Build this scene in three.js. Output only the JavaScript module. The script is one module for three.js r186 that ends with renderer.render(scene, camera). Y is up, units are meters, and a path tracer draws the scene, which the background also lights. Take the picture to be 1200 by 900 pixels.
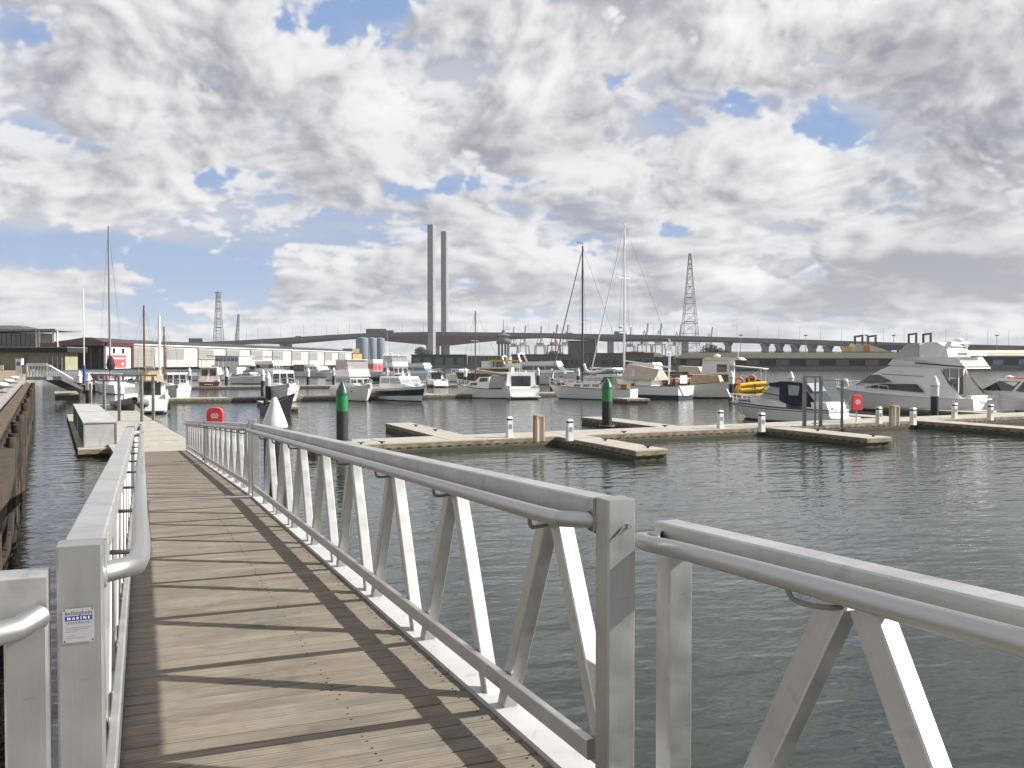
import * as THREE from 'three';

// ---------------------------------------------------------------- camera, sky, sun, exposure
const EYE = 3.8, FPX = 1080, PITCH = Math.atan(26 / 1080);
const scene = new THREE.Scene();
const camera = new THREE.PerspectiveCamera(45.24, 4 / 3, 0.1, 12000);
camera.position.set(0, EYE, 0);
camera.rotation.x = -PITCH;
scene.add(camera);
const renderer = new THREE.WebGLRenderer({ antialias: true });
renderer.setSize(1024, 768);
renderer.shadowMap.enabled = true;
renderer.toneMapping = THREE.LinearToneMapping;
renderer.toneMappingExposure = 1.95;

const SUN = new THREE.Vector3(1.604, 1.0, -0.084).normalize();
const sun = new THREE.DirectionalLight(new THREE.Color(1, 0.955, 0.885), 5);
sun.position.copy(SUN).multiplyScalar(300);
sun.castShadow = true;
sun.shadow.mapSize.set(2048, 2048);
Object.assign(sun.shadow.camera, { left: -160, right: 160, top: 160, bottom: -160, near: 1, far: 900 });
sun.shadow.radius = 1.2;
scene.add(sun, sun.target);

function rng(seed) { let a = seed >>> 0; return () => { a = (a + 0x6d2b79f5) | 0; let t = Math.imul(a ^ (a >>> 15), 1 | a); t = (t + Math.imul(t ^ (t >>> 7), 61 | t)) ^ t; return ((t ^ (t >>> 14)) >>> 0) / 4294967296; }; }
const PERM = new Uint8Array(512);
{ const r = rng(77), p = [...Array(256).keys()]; for (let i = 255; i > 0; i--) { const j = (r() * (i + 1)) | 0; [p[i], p[j]] = [p[j], p[i]]; } for (let i = 0; i < 512; i++) PERM[i] = p[i & 255]; }
const G3 = new Float32Array(256 * 3);
{ const r = rng(5); for (let i = 0; i < 256; i++) { let x, y, z, l; do { x = r() * 2 - 1; y = r() * 2 - 1; z = r() * 2 - 1; l = x * x + y * y + z * z; } while (l > 1 || l < 0.05); l = Math.sqrt(l); G3[i * 3] = x / l; G3[i * 3 + 1] = y / l; G3[i * 3 + 2] = z / l; } }
function noise3(x, y, z) {
  const xf = Math.floor(x), yf = Math.floor(y), zf = Math.floor(z), X = xf & 255, Y = yf & 255, Z = zf & 255;
  x -= xf; y -= yf; z -= zf;
  const u = x * x * x * (x * (x * 6 - 15) + 10), v = y * y * y * (y * (y * 6 - 15) + 10), w = z * z * z * (z * (z * 6 - 15) + 10);
  const A = PERM[X] + Y, B = PERM[X + 1] + Y, AA = PERM[A] + Z, AB = PERM[A + 1] + Z, BA = PERM[B] + Z, BB = PERM[B + 1] + Z;
  const g = (h, a, b, c) => { h *= 3; return G3[h] * a + G3[h + 1] * b + G3[h + 2] * c; };
  const a0 = g(PERM[AA], x, y, z), b0 = g(PERM[BA], x - 1, y, z), c0 = g(PERM[AB], x, y - 1, z), d0 = g(PERM[BB], x - 1, y - 1, z);
  const a1 = g(PERM[AA + 1], x, y, z - 1), b1 = g(PERM[BA + 1], x - 1, y, z - 1), c1 = g(PERM[AB + 1], x, y - 1, z - 1), d1 = g(PERM[BB + 1], x - 1, y - 1, z - 1);
  const p = a0 + u * (b0 - a0), q = c0 + u * (d0 - c0), r = a1 + u * (b1 - a1), s = c1 + u * (d1 - c1), m = p + v * (q - p), n = r + v * (s - r);
  return (m + w * (n - m)) * 1.5;
}
function fbm(x, y, z, o, gain = 0.5) { let s = 0, a = 0.5; for (let i = 0; i < o; i++) { s += a * noise3(x, y, z); x = x * 2.03 + 17.1; y = y * 2.03 + 3.7; z = z * 2.03 + 9.2; a *= gain; } return s; }
const sstep = (a, b, x) => { x = Math.min(1, Math.max(0, (x - a) / (b - a))); return x * x * (3 - 2 * x); };
const mix = (a, b, t) => a + (b - a) * t, cl01 = (x) => Math.min(1.12, Math.max(0, x));
// heaped-cloud field: round lobes on lobes
function cumulus(x, y, z, o) { let s = 0, a = 0.5, f = 1; for (let i = 0; i < o; i++) { const n = noise3(x * f + i * 7.3, y * f + i * 3.1, z * f); s += a * (i < 1 ? n * 1.15 : .42 - Math.abs(n) * 1.45); f *= 2.03; a *= .55; } return s; }

// broken cloud deck, marched through a slab; the large gaps and the heavy dark banks of this day are placed by bearing and elevation
{
  const W = 4096, HH = 2048, data = new Float32Array(W * HH * 4);
  // [pixel x, pixel y, rx, ry, cover change, darkness]
  const B = [
    [25, 42, 62, 24, -.95, 0], [360, 38, 46, 26, -.5, 0], [445, 6, 50, 12, -.8, 0], [175, 146, 15, 12, -.7, 0], [150, 184, 70, 9, -.55, 0], [255, 210, 52, 12, -.8, 0], [386, 118, 10, 8, -.5, 0],
    [70, 283, 130, 24, -1.5, 0], [225, 316, 85, 32, -1.4, 0], [205, 348, 70, 16, -1.1, 0], [330, 290, 40, 12, -.5, 0], [490, 222, 85, 9, -.6, 0], [560, 214, 40, 8, -.5, 0], [430, 282, 70, 14, -.5, 0],
    [710, 94, 34, 18, -.95, 0], [872, 110, 18, 16, -.7, 0], [985, 160, 44, 22, -.95, 0], [975, 142, 16, 22, -.6, 0], [790, 270, 38, 13, -.85, 0], [640, 288, 50, 10, -.6, 0], [650, 214, 60, 8, -.6, 0], [1145, 92, 20, 8, -.7, 0], [1060, 232, 16, 12, -.55, 0], [888, 190, 12, 10, -.5, 0],
    [70, 325, 80, 18, .75, .05], [155, 340, 40, 22, .5, 0], [30, 366, 60, 14, .5, .05], [205, 290, 55, 14, .55, .08], [105, 265, 45, 8, .5, 0], [340, 291, 22, 8, .8, 0], [270, 372, 45, 14, .4, 0], [380, 366, 60, 12, .4, .05],
    [240, 120, 160, 70, .25, .05], [620, 150, 150, 60, .3, .08], [700, 250, 60, 14, .3, 0],
    [1110, 312, 130, 28, .5, .75], [1010, 347, 190, 17, .5, .55], [1120, 62, 110, 42, .4, .42], [1110, 190, 90, 40, .3, .38], [960, 40, 90, 25, .3, .25], [880, 240, 80, 22, .3, .25], [900, 92, 90, 14, .3, .3], [700, 160, 90, 22, .2, .16], [1130, 260, 70, 16, .2, .3], [560, 345, 220, 12, .25, .2], [760, 345, 90, 14, .2, .25], [420, 340, 120, 14, .25, .18],
    [60, 70, 90, 20, .1, .2], [300, 180, 150, 24, .2, .14], [90, 190, 90, 14, .2, .16], [520, 250, 120, 16, .2, .15],
    [800, 20, 140, 26, .4, -.25], [940, 205, 60, 40, .3, -.3], [860, 225, 40, 20, .2, -.2], [640, 95, 40, 30, .2, -.2], [880, 320, 90, 14, .2, -.3], [1010, 25, 60, 22, .2, -.25], [450, 120, 60, 28, .1, -.2], [200, 240, 80, 20, .1, -.15],
  ];
  const cp = Math.cos(PITCH), sp = Math.sin(PITCH), sx = SUN.x / Math.hypot(SUN.x, SUN.z), sz = SUN.z / Math.hypot(SUN.x, SUN.z);
  for (let j = 0; j < HH; j++) {
    const el = (j + 0.5) / HH * Math.PI - Math.PI / 2, y = Math.sin(el), ce = Math.cos(el);
    for (let i = 0; i < W; i++) {
      const az = ((i + 0.5) / W) * 2 * Math.PI, k = (j * W + i) * 4;   // three: u = atan(z, x) / 2pi + 0.5
      const x = -Math.cos(az) * ce, z = -Math.sin(az) * ce;
      let r, g, b;
      const yy = Math.max(y, 0.0005);
      // clear air: deeper blue overhead, paler at the horizon and toward the sun
      const ph = x * SUN.x + y * SUN.y + z * SUN.z, hz = Math.exp(-yy * 5.5), gl = Math.pow(Math.max(0, ph), 6) * 0.25;
      r = mix(0.15, 0.28, hz) + gl * .5; g = mix(0.235, 0.355, hz) + gl * .48; b = mix(0.42, 0.46, hz) + gl * .45;
      if (y > 0) {
        let cov = 0, dark = 0;
        if (z < -0.2) {
          const zc = -z * cp - y * sp, yc = y * cp - z * -sp * 1;
          const px = 600 + FPX * x / zc, py = 450 - FPX * (y * cp + (-z) * sp) / zc;
          const wx = px + 26 * noise3(px * .022, py * .04, 3.3) + 12 * noise3(px * .06, py * .1, 8.1), wy = py + 11 * noise3(px * .022, py * .04, 7.7) + 6 * noise3(px * .06, py * .1, 1.9);
          for (const q of B) { const dx = (wx - q[0]) / q[2], dy = (wy - q[1]) / q[3], e = dx * dx + dy * dy; if (e < 5) { const w = Math.exp(-e * .9); cov += q[4] * w; dark += q[5] * w; } }
        }
        const pl = sstep(.42, .75, yy), inv = 1 / (yy + .16), R = 6.2, lv = 3.3 * Math.log(yy + .085), ca = Math.cos(Math.atan2(x, -z) + .62) * R + .37, sa = Math.sin(Math.atan2(x, -z) + .62) * R + .43;
        const oct = z < .1 ? 8 : 4;
        // thin high veil
        const veil = sstep(-.30, .42, fbm(mix(ca * .6, x * inv * 1.2, pl) + 40, mix(lv * 1.1, 3, pl), mix(sa * .6, z * inv * 1.2, pl), 5, .55) + cov * .42 + .06) * .92;
        const vt = .5 + .35 * fbm(ca * 1.1 + 9, lv * 1.6, sa * 1.1, 5, .6) - dark * .5, va = 1 - veil;
        r = mix(r, mix(.27, .47, vt), veil); g = mix(g, mix(.275, .475, vt), veil); b = mix(b, mix(.305, .50, vt), veil);
        // two decks of cumulus, nearer one over the farther one
        for (let L = 1; L >= 0; L--) {
          const f = L ? 2.15 : 1.35, o = L ? 31.7 : 0, qx = mix(ca * f, x * inv * 1.5, pl) + o, qy = mix(lv * f, 1, pl) + o * .3, qz = mix(sa * f, z * inv * 1.6, pl);
          const wx2 = noise3(qx * .7, qy * .7, qz * .7 + 5) * .55;
          const n = cumulus(qx + wx2, qy - wx2 * .4, qz, oct), th = n + (L ? .13 : .10) + cov * .42;
          if (th <= 0) continue;
          const e = .16, n2 = cumulus(qx + wx2 - e * .45, qy - wx2 * .4 + e * .85, qz + e * .75, oct - 1);
          const big = cumulus(qx + wx2 - .15, qy - wx2 * .4 + .55, qz + .32, 3);
          let lit = .57 + (n - n2) * 1.35 + (n - big) * .55 - Math.max(0, th - .22) * .5;
          lit = cl01(lit * 1.0 + .03); lit = mix(lit, lit * lit * (3 - 2 * lit), .5) * (1 - .7 * dark) - dark * .1;
          const a = sstep(0, L ? .16 : .11, th) * (L ? .85 : .97);
          r = mix(r, mix(.236 - .15 * dark, .55, lit), a); g = mix(g, mix(.239 - .148 * dark, .545, lit), a); b = mix(b, mix(.266 - .15 * dark, .55, lit), a);
        }
        const far = Math.exp(-yy * 30) * .4;
        r = mix(r, .40, far); g = mix(g, .415, far); b = mix(b, .435, far);
      } else { r = .2; g = .21; b = .22; }
      data[k] = r * .82; data[k + 1] = g * .82; data[k + 2] = b * .82; data[k + 3] = 1;
    }
  }
  const sky = new THREE.DataTexture(data, W, HH, THREE.RGBAFormat, THREE.FloatType);
  sky.mapping = THREE.EquirectangularReflectionMapping;
  sky.magFilter = sky.minFilter = THREE.LinearFilter;
  sky.wrapS = THREE.RepeatWrapping;
  sky.needsUpdate = true;
  scene.background = sky;
  scene.environment = sky;
  scene.environmentIntensity = 1;
}

// ---------------------------------------------------------------- kit: builders, materials, naming
const V = (x, y, z) => new THREE.Vector3(x, y, z);
const LIN = (r, g, b) => new THREE.Color().setRGB(r, g, b);
const used = {};
const numbered = (n) => { const k = (used[n] = (used[n] ?? -1) + 1); return k ? `${n}_${String(k).padStart(3, '0')}` : n; };
const sub = (n) => n;
// real place of a point seen at (px, py) of the photograph when it lies at height y; or at pixel column px and z metres ahead
const gz = (py, y) => (EYE - y) / Math.tan(Math.atan((py - 450) / FPX) + PITCH);
const xat = (px, z, y = 1) => ((px - 600) / FPX) * (z * Math.cos(PITCH) + (EYE - y) * Math.sin(PITCH));
const yat = (py, z) => EYE - z * Math.tan(Math.atan((py - 450) / FPX) + PITCH);
const on = (px, py, y) => { const z = gz(py, y); return [xat(px, z, y), z]; };

class MB {
  constructor() { this.p = []; this.n = []; this.t = []; }
  tri(a, b, c, na, nb, nc, ua, ub, uc) { for (const v of [a, b, c]) this.p.push(v.x, v.y, v.z); for (const v of [na, nb, nc]) this.n.push(v.x, v.y, v.z); for (const v of [ua, ub, uc]) this.t.push(v[0], v[1]); }
  face(pts, uv, off = [0, 0]) {                                           // convex planar polygon, counter-clockwise from outside
    const n = V(0, 0, 0);
    for (let i = 0; i < pts.length; i++) { const a = pts[i], b = pts[(i + 1) % pts.length]; n.x += (a.y - b.y) * (a.z + b.z); n.y += (a.z - b.z) * (a.x + b.x); n.z += (a.x - b.x) * (a.y + b.y); }
    if (n.lengthSq() < 1e-16) return this;
    n.normalize();
    if (!uv) {
      const u = Math.abs(n.y) > 0.9 ? V(1, 0, 0).addScaledVector(n, -n.x).normalize() : V(0, 1, 0).cross(n).normalize(), w = n.clone().cross(u);
      uv = pts.map((q) => [q.dot(u) + off[0], q.dot(w) + off[1]]);
    }
    for (let i = 1; i < pts.length - 1; i++) this.tri(pts[0], pts[i], pts[i + 1], n, n, n, uv[0], uv[i], uv[i + 1]);
    return this;
  }
  prism(base, top) {                                                      // two polygons with matching corners, base seen from below runs clockwise
    const k = base.length;
    this.face([...base].reverse()); this.face(top);
    for (let i = 0; i < k; i++) { const j = (i + 1) % k; this.face([base[i], base[j], top[j], top[i]]); }
    return this;
  }
  box(cx, cy, cz, w, h, d, ry = 0) {
    const c = Math.cos(ry), s = Math.sin(ry), P = (x, z) => [cx + x * c + z * s, cz - x * s + z * c];
    const q = [[-w / 2, d / 2], [w / 2, d / 2], [w / 2, -d / 2], [-w / 2, -d / 2]].map(([x, z]) => P(x, z));
    return this.prism(q.map(([x, z]) => V(x, cy - h / 2, z)), q.map(([x, z]) => V(x, cy + h / 2, z)));
  }
  beam(p, q, w, h, ch = 0, up = V(0, 1, 0), off = 0) {                    // bar from p to q, w across, h along up, corners chamfered by ch
    const d = q.clone().sub(p), L = d.length(); d.normalize();
    const r = d.clone().cross(up).normalize(), u = r.clone().cross(d).normalize();
    const s = ch > 0 ? [[-w / 2 + ch, -h / 2], [w / 2 - ch, -h / 2], [w / 2, -h / 2 + ch], [w / 2, h / 2 - ch], [w / 2 - ch, h / 2], [-w / 2 + ch, h / 2], [-w / 2, h / 2 - ch], [-w / 2, -h / 2 + ch]] : [[-w / 2, -h / 2], [w / 2, -h / 2], [w / 2, h / 2], [-w / 2, h / 2]];
    const A = s.map(([a, b]) => p.clone().addScaledVector(r, a).addScaledVector(u, b)), B = s.map(([a, b]) => q.clone().addScaledVector(r, a).addScaledVector(u, b));
    this.face(A); this.face([...B].reverse());
    let acc = off;
    for (let i = 0; i < s.length; i++) { const j = (i + 1) % s.length, e = Math.hypot(s[j][0] - s[i][0], s[j][1] - s[i][1]); this.face([B[i], B[j], A[j], A[i]], [[off + L, acc], [off + L, acc + e], [off, acc + e], [off, acc]]); acc += e; }
    return this;
  }
  geo(g, m) {
    if (m) g = g.clone().applyMatrix4(m);
    if (g.index) g = g.toNonIndexed();
    const { position: P, normal: N, uv: U } = g.attributes;
    for (let i = 0; i < P.count; i++) { this.p.push(P.getX(i), P.getY(i), P.getZ(i)); this.n.push(N.getX(i), N.getY(i), N.getZ(i)); this.t.push(U ? U.getX(i) : 0, U ? U.getY(i) : 0); }
    return this;
  }
  tube(pts, r, n = 8, seg) { const c = new THREE.CatmullRomCurve3(pts, false, 'centripetal'); return this.geo(new THREE.TubeGeometry(c, seg ?? Math.max(2, (pts.length - 1) * 4), r, n)); }
  rod(p, q, r, n = 6, r2 = r) {
    const d = q.clone().sub(p), L = d.length(), g = new THREE.CylinderGeometry(r2, r, L, n);
    return this.geo(g, new THREE.Matrix4().compose(p.clone().add(q).multiplyScalar(0.5), new THREE.Quaternion().setFromUnitVectors(V(0, 1, 0), d.normalize()), V(1, 1, 1)));
  }
  lathe(prof, x, y, z, n = 20) { return this.geo(new THREE.LatheGeometry(prof.map(([a, b]) => new THREE.Vector2(a, b)), n), new THREE.Matrix4().makeTranslation(x, y, z)); }
  grid(rows, flip) {                                                      // smooth sheet through rows of points
    const R = rows.length, C = rows[0].length, g = new THREE.BufferGeometry(), pos = [], uv = [], ix = [];
    rows.forEach((r) => r.forEach((q) => { pos.push(q.x, q.y, q.z); uv.push(q.x + q.z * .3, q.y + q.z * .5); }));
    for (let i = 0; i < R - 1; i++) for (let j = 0; j < C - 1; j++) { const a = i * C + j, b = a + 1, c = a + C, d = c + 1; flip ? ix.push(a, c, b, b, c, d) : ix.push(a, b, c, b, d, c); }
    g.setAttribute('position', new THREE.Float32BufferAttribute(pos, 3)); g.setAttribute('uv', new THREE.Float32BufferAttribute(uv, 2)); g.setIndex(ix); g.computeVertexNormals();
    return this.geo(g);
  }
  geometry() {
    const g = new THREE.BufferGeometry();
    g.setAttribute('position', new THREE.Float32BufferAttribute(this.p, 3)); g.setAttribute('normal', new THREE.Float32BufferAttribute(this.n, 3)); g.setAttribute('uv', new THREE.Float32BufferAttribute(this.t, 2));
    return g;
  }
  build(name, mat, parent) { return put(this.geometry(), name, mat, parent); }
}
function put(g, name, mat, parent) { const m = new THREE.Mesh(g, mat); m.name = parent && parent !== scene ? name : numbered(name); m.castShadow = m.receiveShadow = true; (parent ?? scene).add(m); return m; }
const mb = () => new MB();
function tag(o, label, category, group) { o.userData.label = label; o.userData.category = category; if (group) o.userData.group = group; return o; }
function struct(o) { o.userData = { kind: 'structure' }; return o; }
function thing(name, label, category, [x, y, z] = [0, 0, 0], turn = 0, group) { const o = new THREE.Group(); o.name = numbered(name); o.position.set(x, y, z); o.rotation.y = turn; scene.add(o); return tag(o, label, category, group); }
function copy(o, name, label, [x, y, z], turn) { const c = o.clone(); c.name = numbered(name); c.userData = { ...o.userData, label }; c.position.set(x, y, z); if (turn !== undefined) c.rotation.y = turn; scene.add(c); return c; }

// textures: computed grain, wear and noise
function tex(w, h, fn, srgb = false, rep) {
  const d = new Uint8Array(w * h * 4);
  for (let j = 0; j < h; j++) for (let i = 0; i < w; i++) { const c = fn(i / w, j / h, i, j), k = (j * w + i) * 4; d[k] = c[0] * 255; d[k + 1] = c[1] * 255; d[k + 2] = c[2] * 255; d[k + 3] = 255; }
  const t = new THREE.DataTexture(d, w, h); t.wrapS = t.wrapT = THREE.RepeatWrapping; t.magFilter = THREE.LinearFilter; t.minFilter = THREE.LinearMipmapLinearFilter; t.generateMipmaps = true;
  if (srgb) t.colorSpace = THREE.SRGBColorSpace;
  if (rep) t.repeat.set(rep[0], rep[1]);
  t.needsUpdate = true; return t;
}
const cl = (x) => Math.min(1, Math.max(0, x));
// periodic value from 3-D noise on two circles is costly; a blended tile does
const tile = (f) => (u, v) => { const a = u * u * (3 - 2 * u), b = v * v * (3 - 2 * v); return mix(mix(f(u, v), f(u - 1, v), a), mix(f(u, v - 1), f(u - 1, v - 1), a), b); };
const grey = (f) => (u, v) => { const c = cl(f(u, v)); return [c, c, c]; };
const woodF = tile((u, v) => .78 + .13 * fbm(u * 5, v * 70, 1.5, 3) + .09 * noise3(u * 16, v * 230, 5.5) + .22 * fbm(u * 4, v * 6, 9.5, 4) - .10 * sstep(.1, .5, fbm(u * 14, v * 9, 41, 4)));
const grooveF = (u, v) => .5 + .5 * Math.cos(v * Math.PI * 2 * 64);
const T = {
  wood: tex(512, 1024, (u, v) => { const c = woodF(u, v) - .05 * (1 - grooveF(u, v)), w = noise3(u * 4, v * 9, 2) * .03; return [cl(c * .98 + w), cl(c * .93), cl(c * .85 - w)]; }, true, [.5, .5]),
  woodBump: tex(512, 1024, grey((u, v) => .55 * woodF(u, v) + .35 * grooveF(u, v)), false, [.5, .5]),
  conc: tex(512, 512, grey(tile((u, v) => .82 + .22 * fbm(u * 6, v * 6, 3, 5) + .10 * noise3(u * 90, v * 90, 1))), true, [.35, .35]),
  concBump: tex(512, 512, grey(tile((u, v) => .5 + .5 * fbm(u * 40, v * 40, 6, 4))), false, [.35, .35]),
  alu: tex(512, 512, grey(tile((u, v) => .90 + .12 * fbm(u * 3, v * 3, 8, 4) - .16 * sstep(.30, .46, noise3(u * 38, v * 9, 77)) * sstep(.05, .3, fbm(u * 4, v * 4, 15, 2)) + .02 * noise3(u * 6, v * 160, 3) - .10 * sstep(.18, .5, fbm(u * 9, v * 5, 31, 4)))), true, [.9, .9]),
  aluRough: tex(512, 512, grey(tile((u, v) => .66 + .30 * fbm(u * 7, v * 7, 13, 4) + .04 * noise3(u * 5, v * 140, 3))), false, [.9, .9]),
  aluBump: tex(512, 512, grey(tile((u, v) => .5 + .4 * fbm(u * 5, v * 5, 3, 3) + .2 * noise3(u * 6, v * 180, 3))), false, [.9, .9]),
  stain: tex(512, 512, grey(tile((u, v) => .86 + .3 * fbm(u * 14, v * 3, 4, 4) + .12 * fbm(u * 50, v * 50, 2, 2))), true, [.12, .12]),
  grime: tex(256, 256, grey(tile((u, v) => .90 + .22 * fbm(u * 5, v * 5, 21, 5) - .12 * sstep(.15, .5, fbm(u * 22, v * 3, 61, 4)))), true, [.3, .3]),
  gel: tex(256, 256, grey(tile((u, v) => .96 + .05 * fbm(u * 4, v * 4, 27, 4))), true, [.2, .2]),
  canvas: tex(256, 256, grey(tile((u, v) => .90 + .14 * fbm(u * 5, v * 7, 17, 4))), true, [.5, .5]),
  timber: tex(512, 512, (u, v) => { const c = cl(.7 + .34 * fbm(u * 4, v * 40, 2, 4) + .3 * fbm(u * 6, v * 6, 11, 3)); return [c, c * .95, c * .86]; }, true, [.4, .4]),
};
const M = {};
const std = (k, color, rough, o = {}) => (M[k] = new THREE.MeshStandardMaterial({ color: Array.isArray(color) ? LIN(...color) : color, roughness: rough, ...o }));
const phys = (k, color, rough, o = {}) => (M[k] = new THREE.MeshPhysicalMaterial({ color: LIN(...color), roughness: rough, ...o }));
std('alu', [.68, .675, .665], .74, { metalness: .9, map: T.alu, roughnessMap: T.aluRough, bumpMap: T.aluBump, bumpScale: .0003 });
std('aluPost', [.57, .57, .565], .68, { metalness: .95, map: T.alu, roughnessMap: T.aluRough, bumpMap: T.aluBump, bumpScale: .0004 });
std('aluEdge', [.60, .60, .60], .75, { metalness: .3, map: T.alu });
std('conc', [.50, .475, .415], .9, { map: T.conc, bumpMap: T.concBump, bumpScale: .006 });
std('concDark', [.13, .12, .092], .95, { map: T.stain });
std('concGrey', [.34, .33, .31], .92, { map: T.conc });
std('waler', [.40, .35, .265], .9, { map: T.timber });
std('rubber', [.012, .012, .013], .6);
std('pileBlack', [.016, .017, .02], .55, { map: T.grime });
std('white', [.78, .78, .76], .5, { map: T.grime });
std('cream', [.54, .525, .49], .85, { map: T.stain });
phys('gel', [.80, .795, .78], .35, { clearcoat: .5, clearcoatRoughness: .12, map: T.gel });
phys('gelWarm', [.76, .74, .70], .4, { clearcoat: .4, clearcoatRoughness: .15, map: T.gel });
phys('gelGrey', [.76, .75, .735], .4, { clearcoat: .4, clearcoatRoughness: .15, map: T.gel });
phys('navy', [.012, .02, .05], .3, { clearcoat: .6 });
phys('maroon', [.10, .012, .018], .35, { clearcoat: .5 });
phys('red', [.55, .025, .03], .45, { clearcoat: .3 });
phys('green', [.01, .24, .07], .5, { clearcoat: .25, map: T.grime });
phys('greenDark', [.012, .085, .05], .4, { clearcoat: .3, map: T.grime });
phys('glass', [.014, .017, .02], .06, { clearcoat: 1, clearcoatRoughness: .03 });
phys('glassBlue', [.03, .11, .22], .1, { clearcoat: 1 });
phys('clearPane', [.80, .86, .84], .03, { transmission: 1, thickness: 0, ior: 1.45 });
phys('vinyl', [.52, .53, .53], .12, { transmission: .5, thickness: 0, ior: 1.4 });
std('antifoul', [.06, .015, .015], .8);
std('antifoulBlue', [.015, .022, .045], .8);
std('navyCloth', [.016, .021, .045], .85, { map: T.canvas });
std('blueCloth', [.03, .10, .26], .85, { map: T.canvas });
std('tanCloth', [.50, .37, .22], .9, { map: T.canvas });
std('creamCloth', [.68, .62, .50], .9, { map: T.canvas });
std('whiteCloth', [.80, .79, .77], .9, { map: T.canvas });
phys('varnish', [.20, .075, .028], .35, { clearcoat: .5, map: T.timber });
std('teak', [.30, .19, .10], .7, { map: T.timber });
std('steel', [.70, .71, .72], .38, { metalness: .85 });
std('galv', [.30, .31, .31], .6, { metalness: .5, map: T.grime });
std('darkSteel', [.06, .065, .07], .6, { metalness: .3 });
std('rope', [.6, .57, .48], .9);
std('orange', [.60, .17, .02], .6);
std('yellow', [.70, .44, .02], .55);
std('skinGrey', [.17, .175, .18], .7, { map: T.canvas });
std('timberOld', [.085, .066, .05], .95, { map: T.timber });
std('timberDark', [.026, .022, .019], .9, { map: T.timber });
std('timberPale', [.17, .13, .085], .92, { map: T.timber });
std('brick', [.22, .06, .045], .9, { map: T.stain });
std('boxGrey', [.46, .46, .45], .7, { map: T.grime });
std('algae', [.05, .048, .028], .9);
std('black', [.012, .012, .012], .8);
std('roofDark', [.05, .05, .052], .85, { map: T.stain });
std('shade', [.10, .10, .10], .9, { map: T.stain });

// ---------------------------------------------------------------- the water and the land round the basin
{
  const N = 1024, h = new Float32Array(N * N), r = rng(11), waves = [];
  for (let k = 0; k < 60; k++) { const L = .011 * Math.pow(11, r()), a = Math.PI / 2 + .35 + (r() + r() + r() - 1.5) * .95, kx = Math.round(Math.cos(a) / L), ky = Math.round(Math.sin(a) / L), kk = Math.hypot(kx, ky) || 1; waves.push([kx, ky, r() * 6.28, Math.pow(kk, -.98)]); }
  for (const [kx, ky, p, a] of waves) {
    const sx = new Float32Array(N), cx = new Float32Array(N), sy = new Float32Array(N), cy = new Float32Array(N);
    for (let i = 0; i < N; i++) { const t = (2 * Math.PI * kx * i) / N + p, q = (2 * Math.PI * ky * i) / N; sx[i] = Math.sin(t); cx[i] = Math.cos(t); sy[i] = Math.sin(q); cy[i] = Math.cos(q); }
    for (let j = 0; j < N; j++) for (let i = 0; i < N; i++) h[j * N + i] += a * (sx[i] * cy[j] + cx[i] * sy[j]);
  }
  let mx = 0; for (const v of h) mx = Math.max(mx, Math.abs(v));
  const bump = tex(N, N, (u, v, i, j) => { const c = .5 + .5 * h[j * N + i] / mx, f = cl(c); return [f, f, f]; });
  bump.repeat.set(1 / 8.5, 1 / 8.5);
  const nm = tex(512, 512, (u, v, i, j) => { const S = 2, at = (a, b) => h[((b * S + 2 * N) % N) * N + ((a * S + 2 * N) % N)] / mx; const dx = (at(i + 1, j) - at(i - 1, j)) * 2.6, dy = (at(i, j + 1) - at(i, j - 1)) * 2.6, l = Math.hypot(dx, dy, 1); return [.5 - dx / l / 2, .5 - dy / l / 2, .5 + .5 / l]; });
  nm.repeat.set(1 / 31, 1 / 31);
  const patch = tex(256, 256, grey(tile((u, v) => .5 + .55 * fbm(u * 3, v * 9, 5, 4))), false, [1 / 260, 1 / 260]);
  M.water = new THREE.MeshPhysicalMaterial({ color: LIN(.022, .030, .026), roughness: .06, bumpMap: bump, bumpScale: .0165, normalMap: nm, normalScale: new THREE.Vector2(.06, .06), ior: 1.33 });
  const R = 2600, g = mb();
  g.face([V(-R, 0, R), V(R, 0, R), V(R, 0, -R), V(-R, 0, -R)]);
  const w = struct(g.build('water', M.water));
  w.castShadow = false;
}
// the timber wharf: u runs along its face away from the camera, v inland
const WA = -27 * Math.PI / 180, wd = [Math.sin(WA), Math.cos(WA)], wl = [-Math.cos(WA), Math.sin(WA)];
const WH = (u, v, y) => V(-.45 + u * wd[0] + v * wl[0], y, -(u * wd[1] + v * wl[1]));
const wharfBlock = (u0, u1, v0, v1, y0, y1, b = mb()) => b.prism([WH(u0, v0, y0), WH(u1, v0, y0), WH(u1, v1, y0), WH(u0, v1, y0)], [WH(u0, v0, y1), WH(u1, v0, y1), WH(u1, v1, y1), WH(u0, v1, y1)]);
std('apron', [.30, .235, .165], .95, { map: T.stain });
std('bankGround', [.16, .15, .12], .95, { map: T.stain });
struct(wharfBlock(-30, 420, 1.25, 160, -3, 2.28).build('ground_apron', M.apron));
struct(wharfBlock(-30, 420, .95, 1.25, -3, 2.52).build('quay_kerb', M.concGrey));
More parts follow.
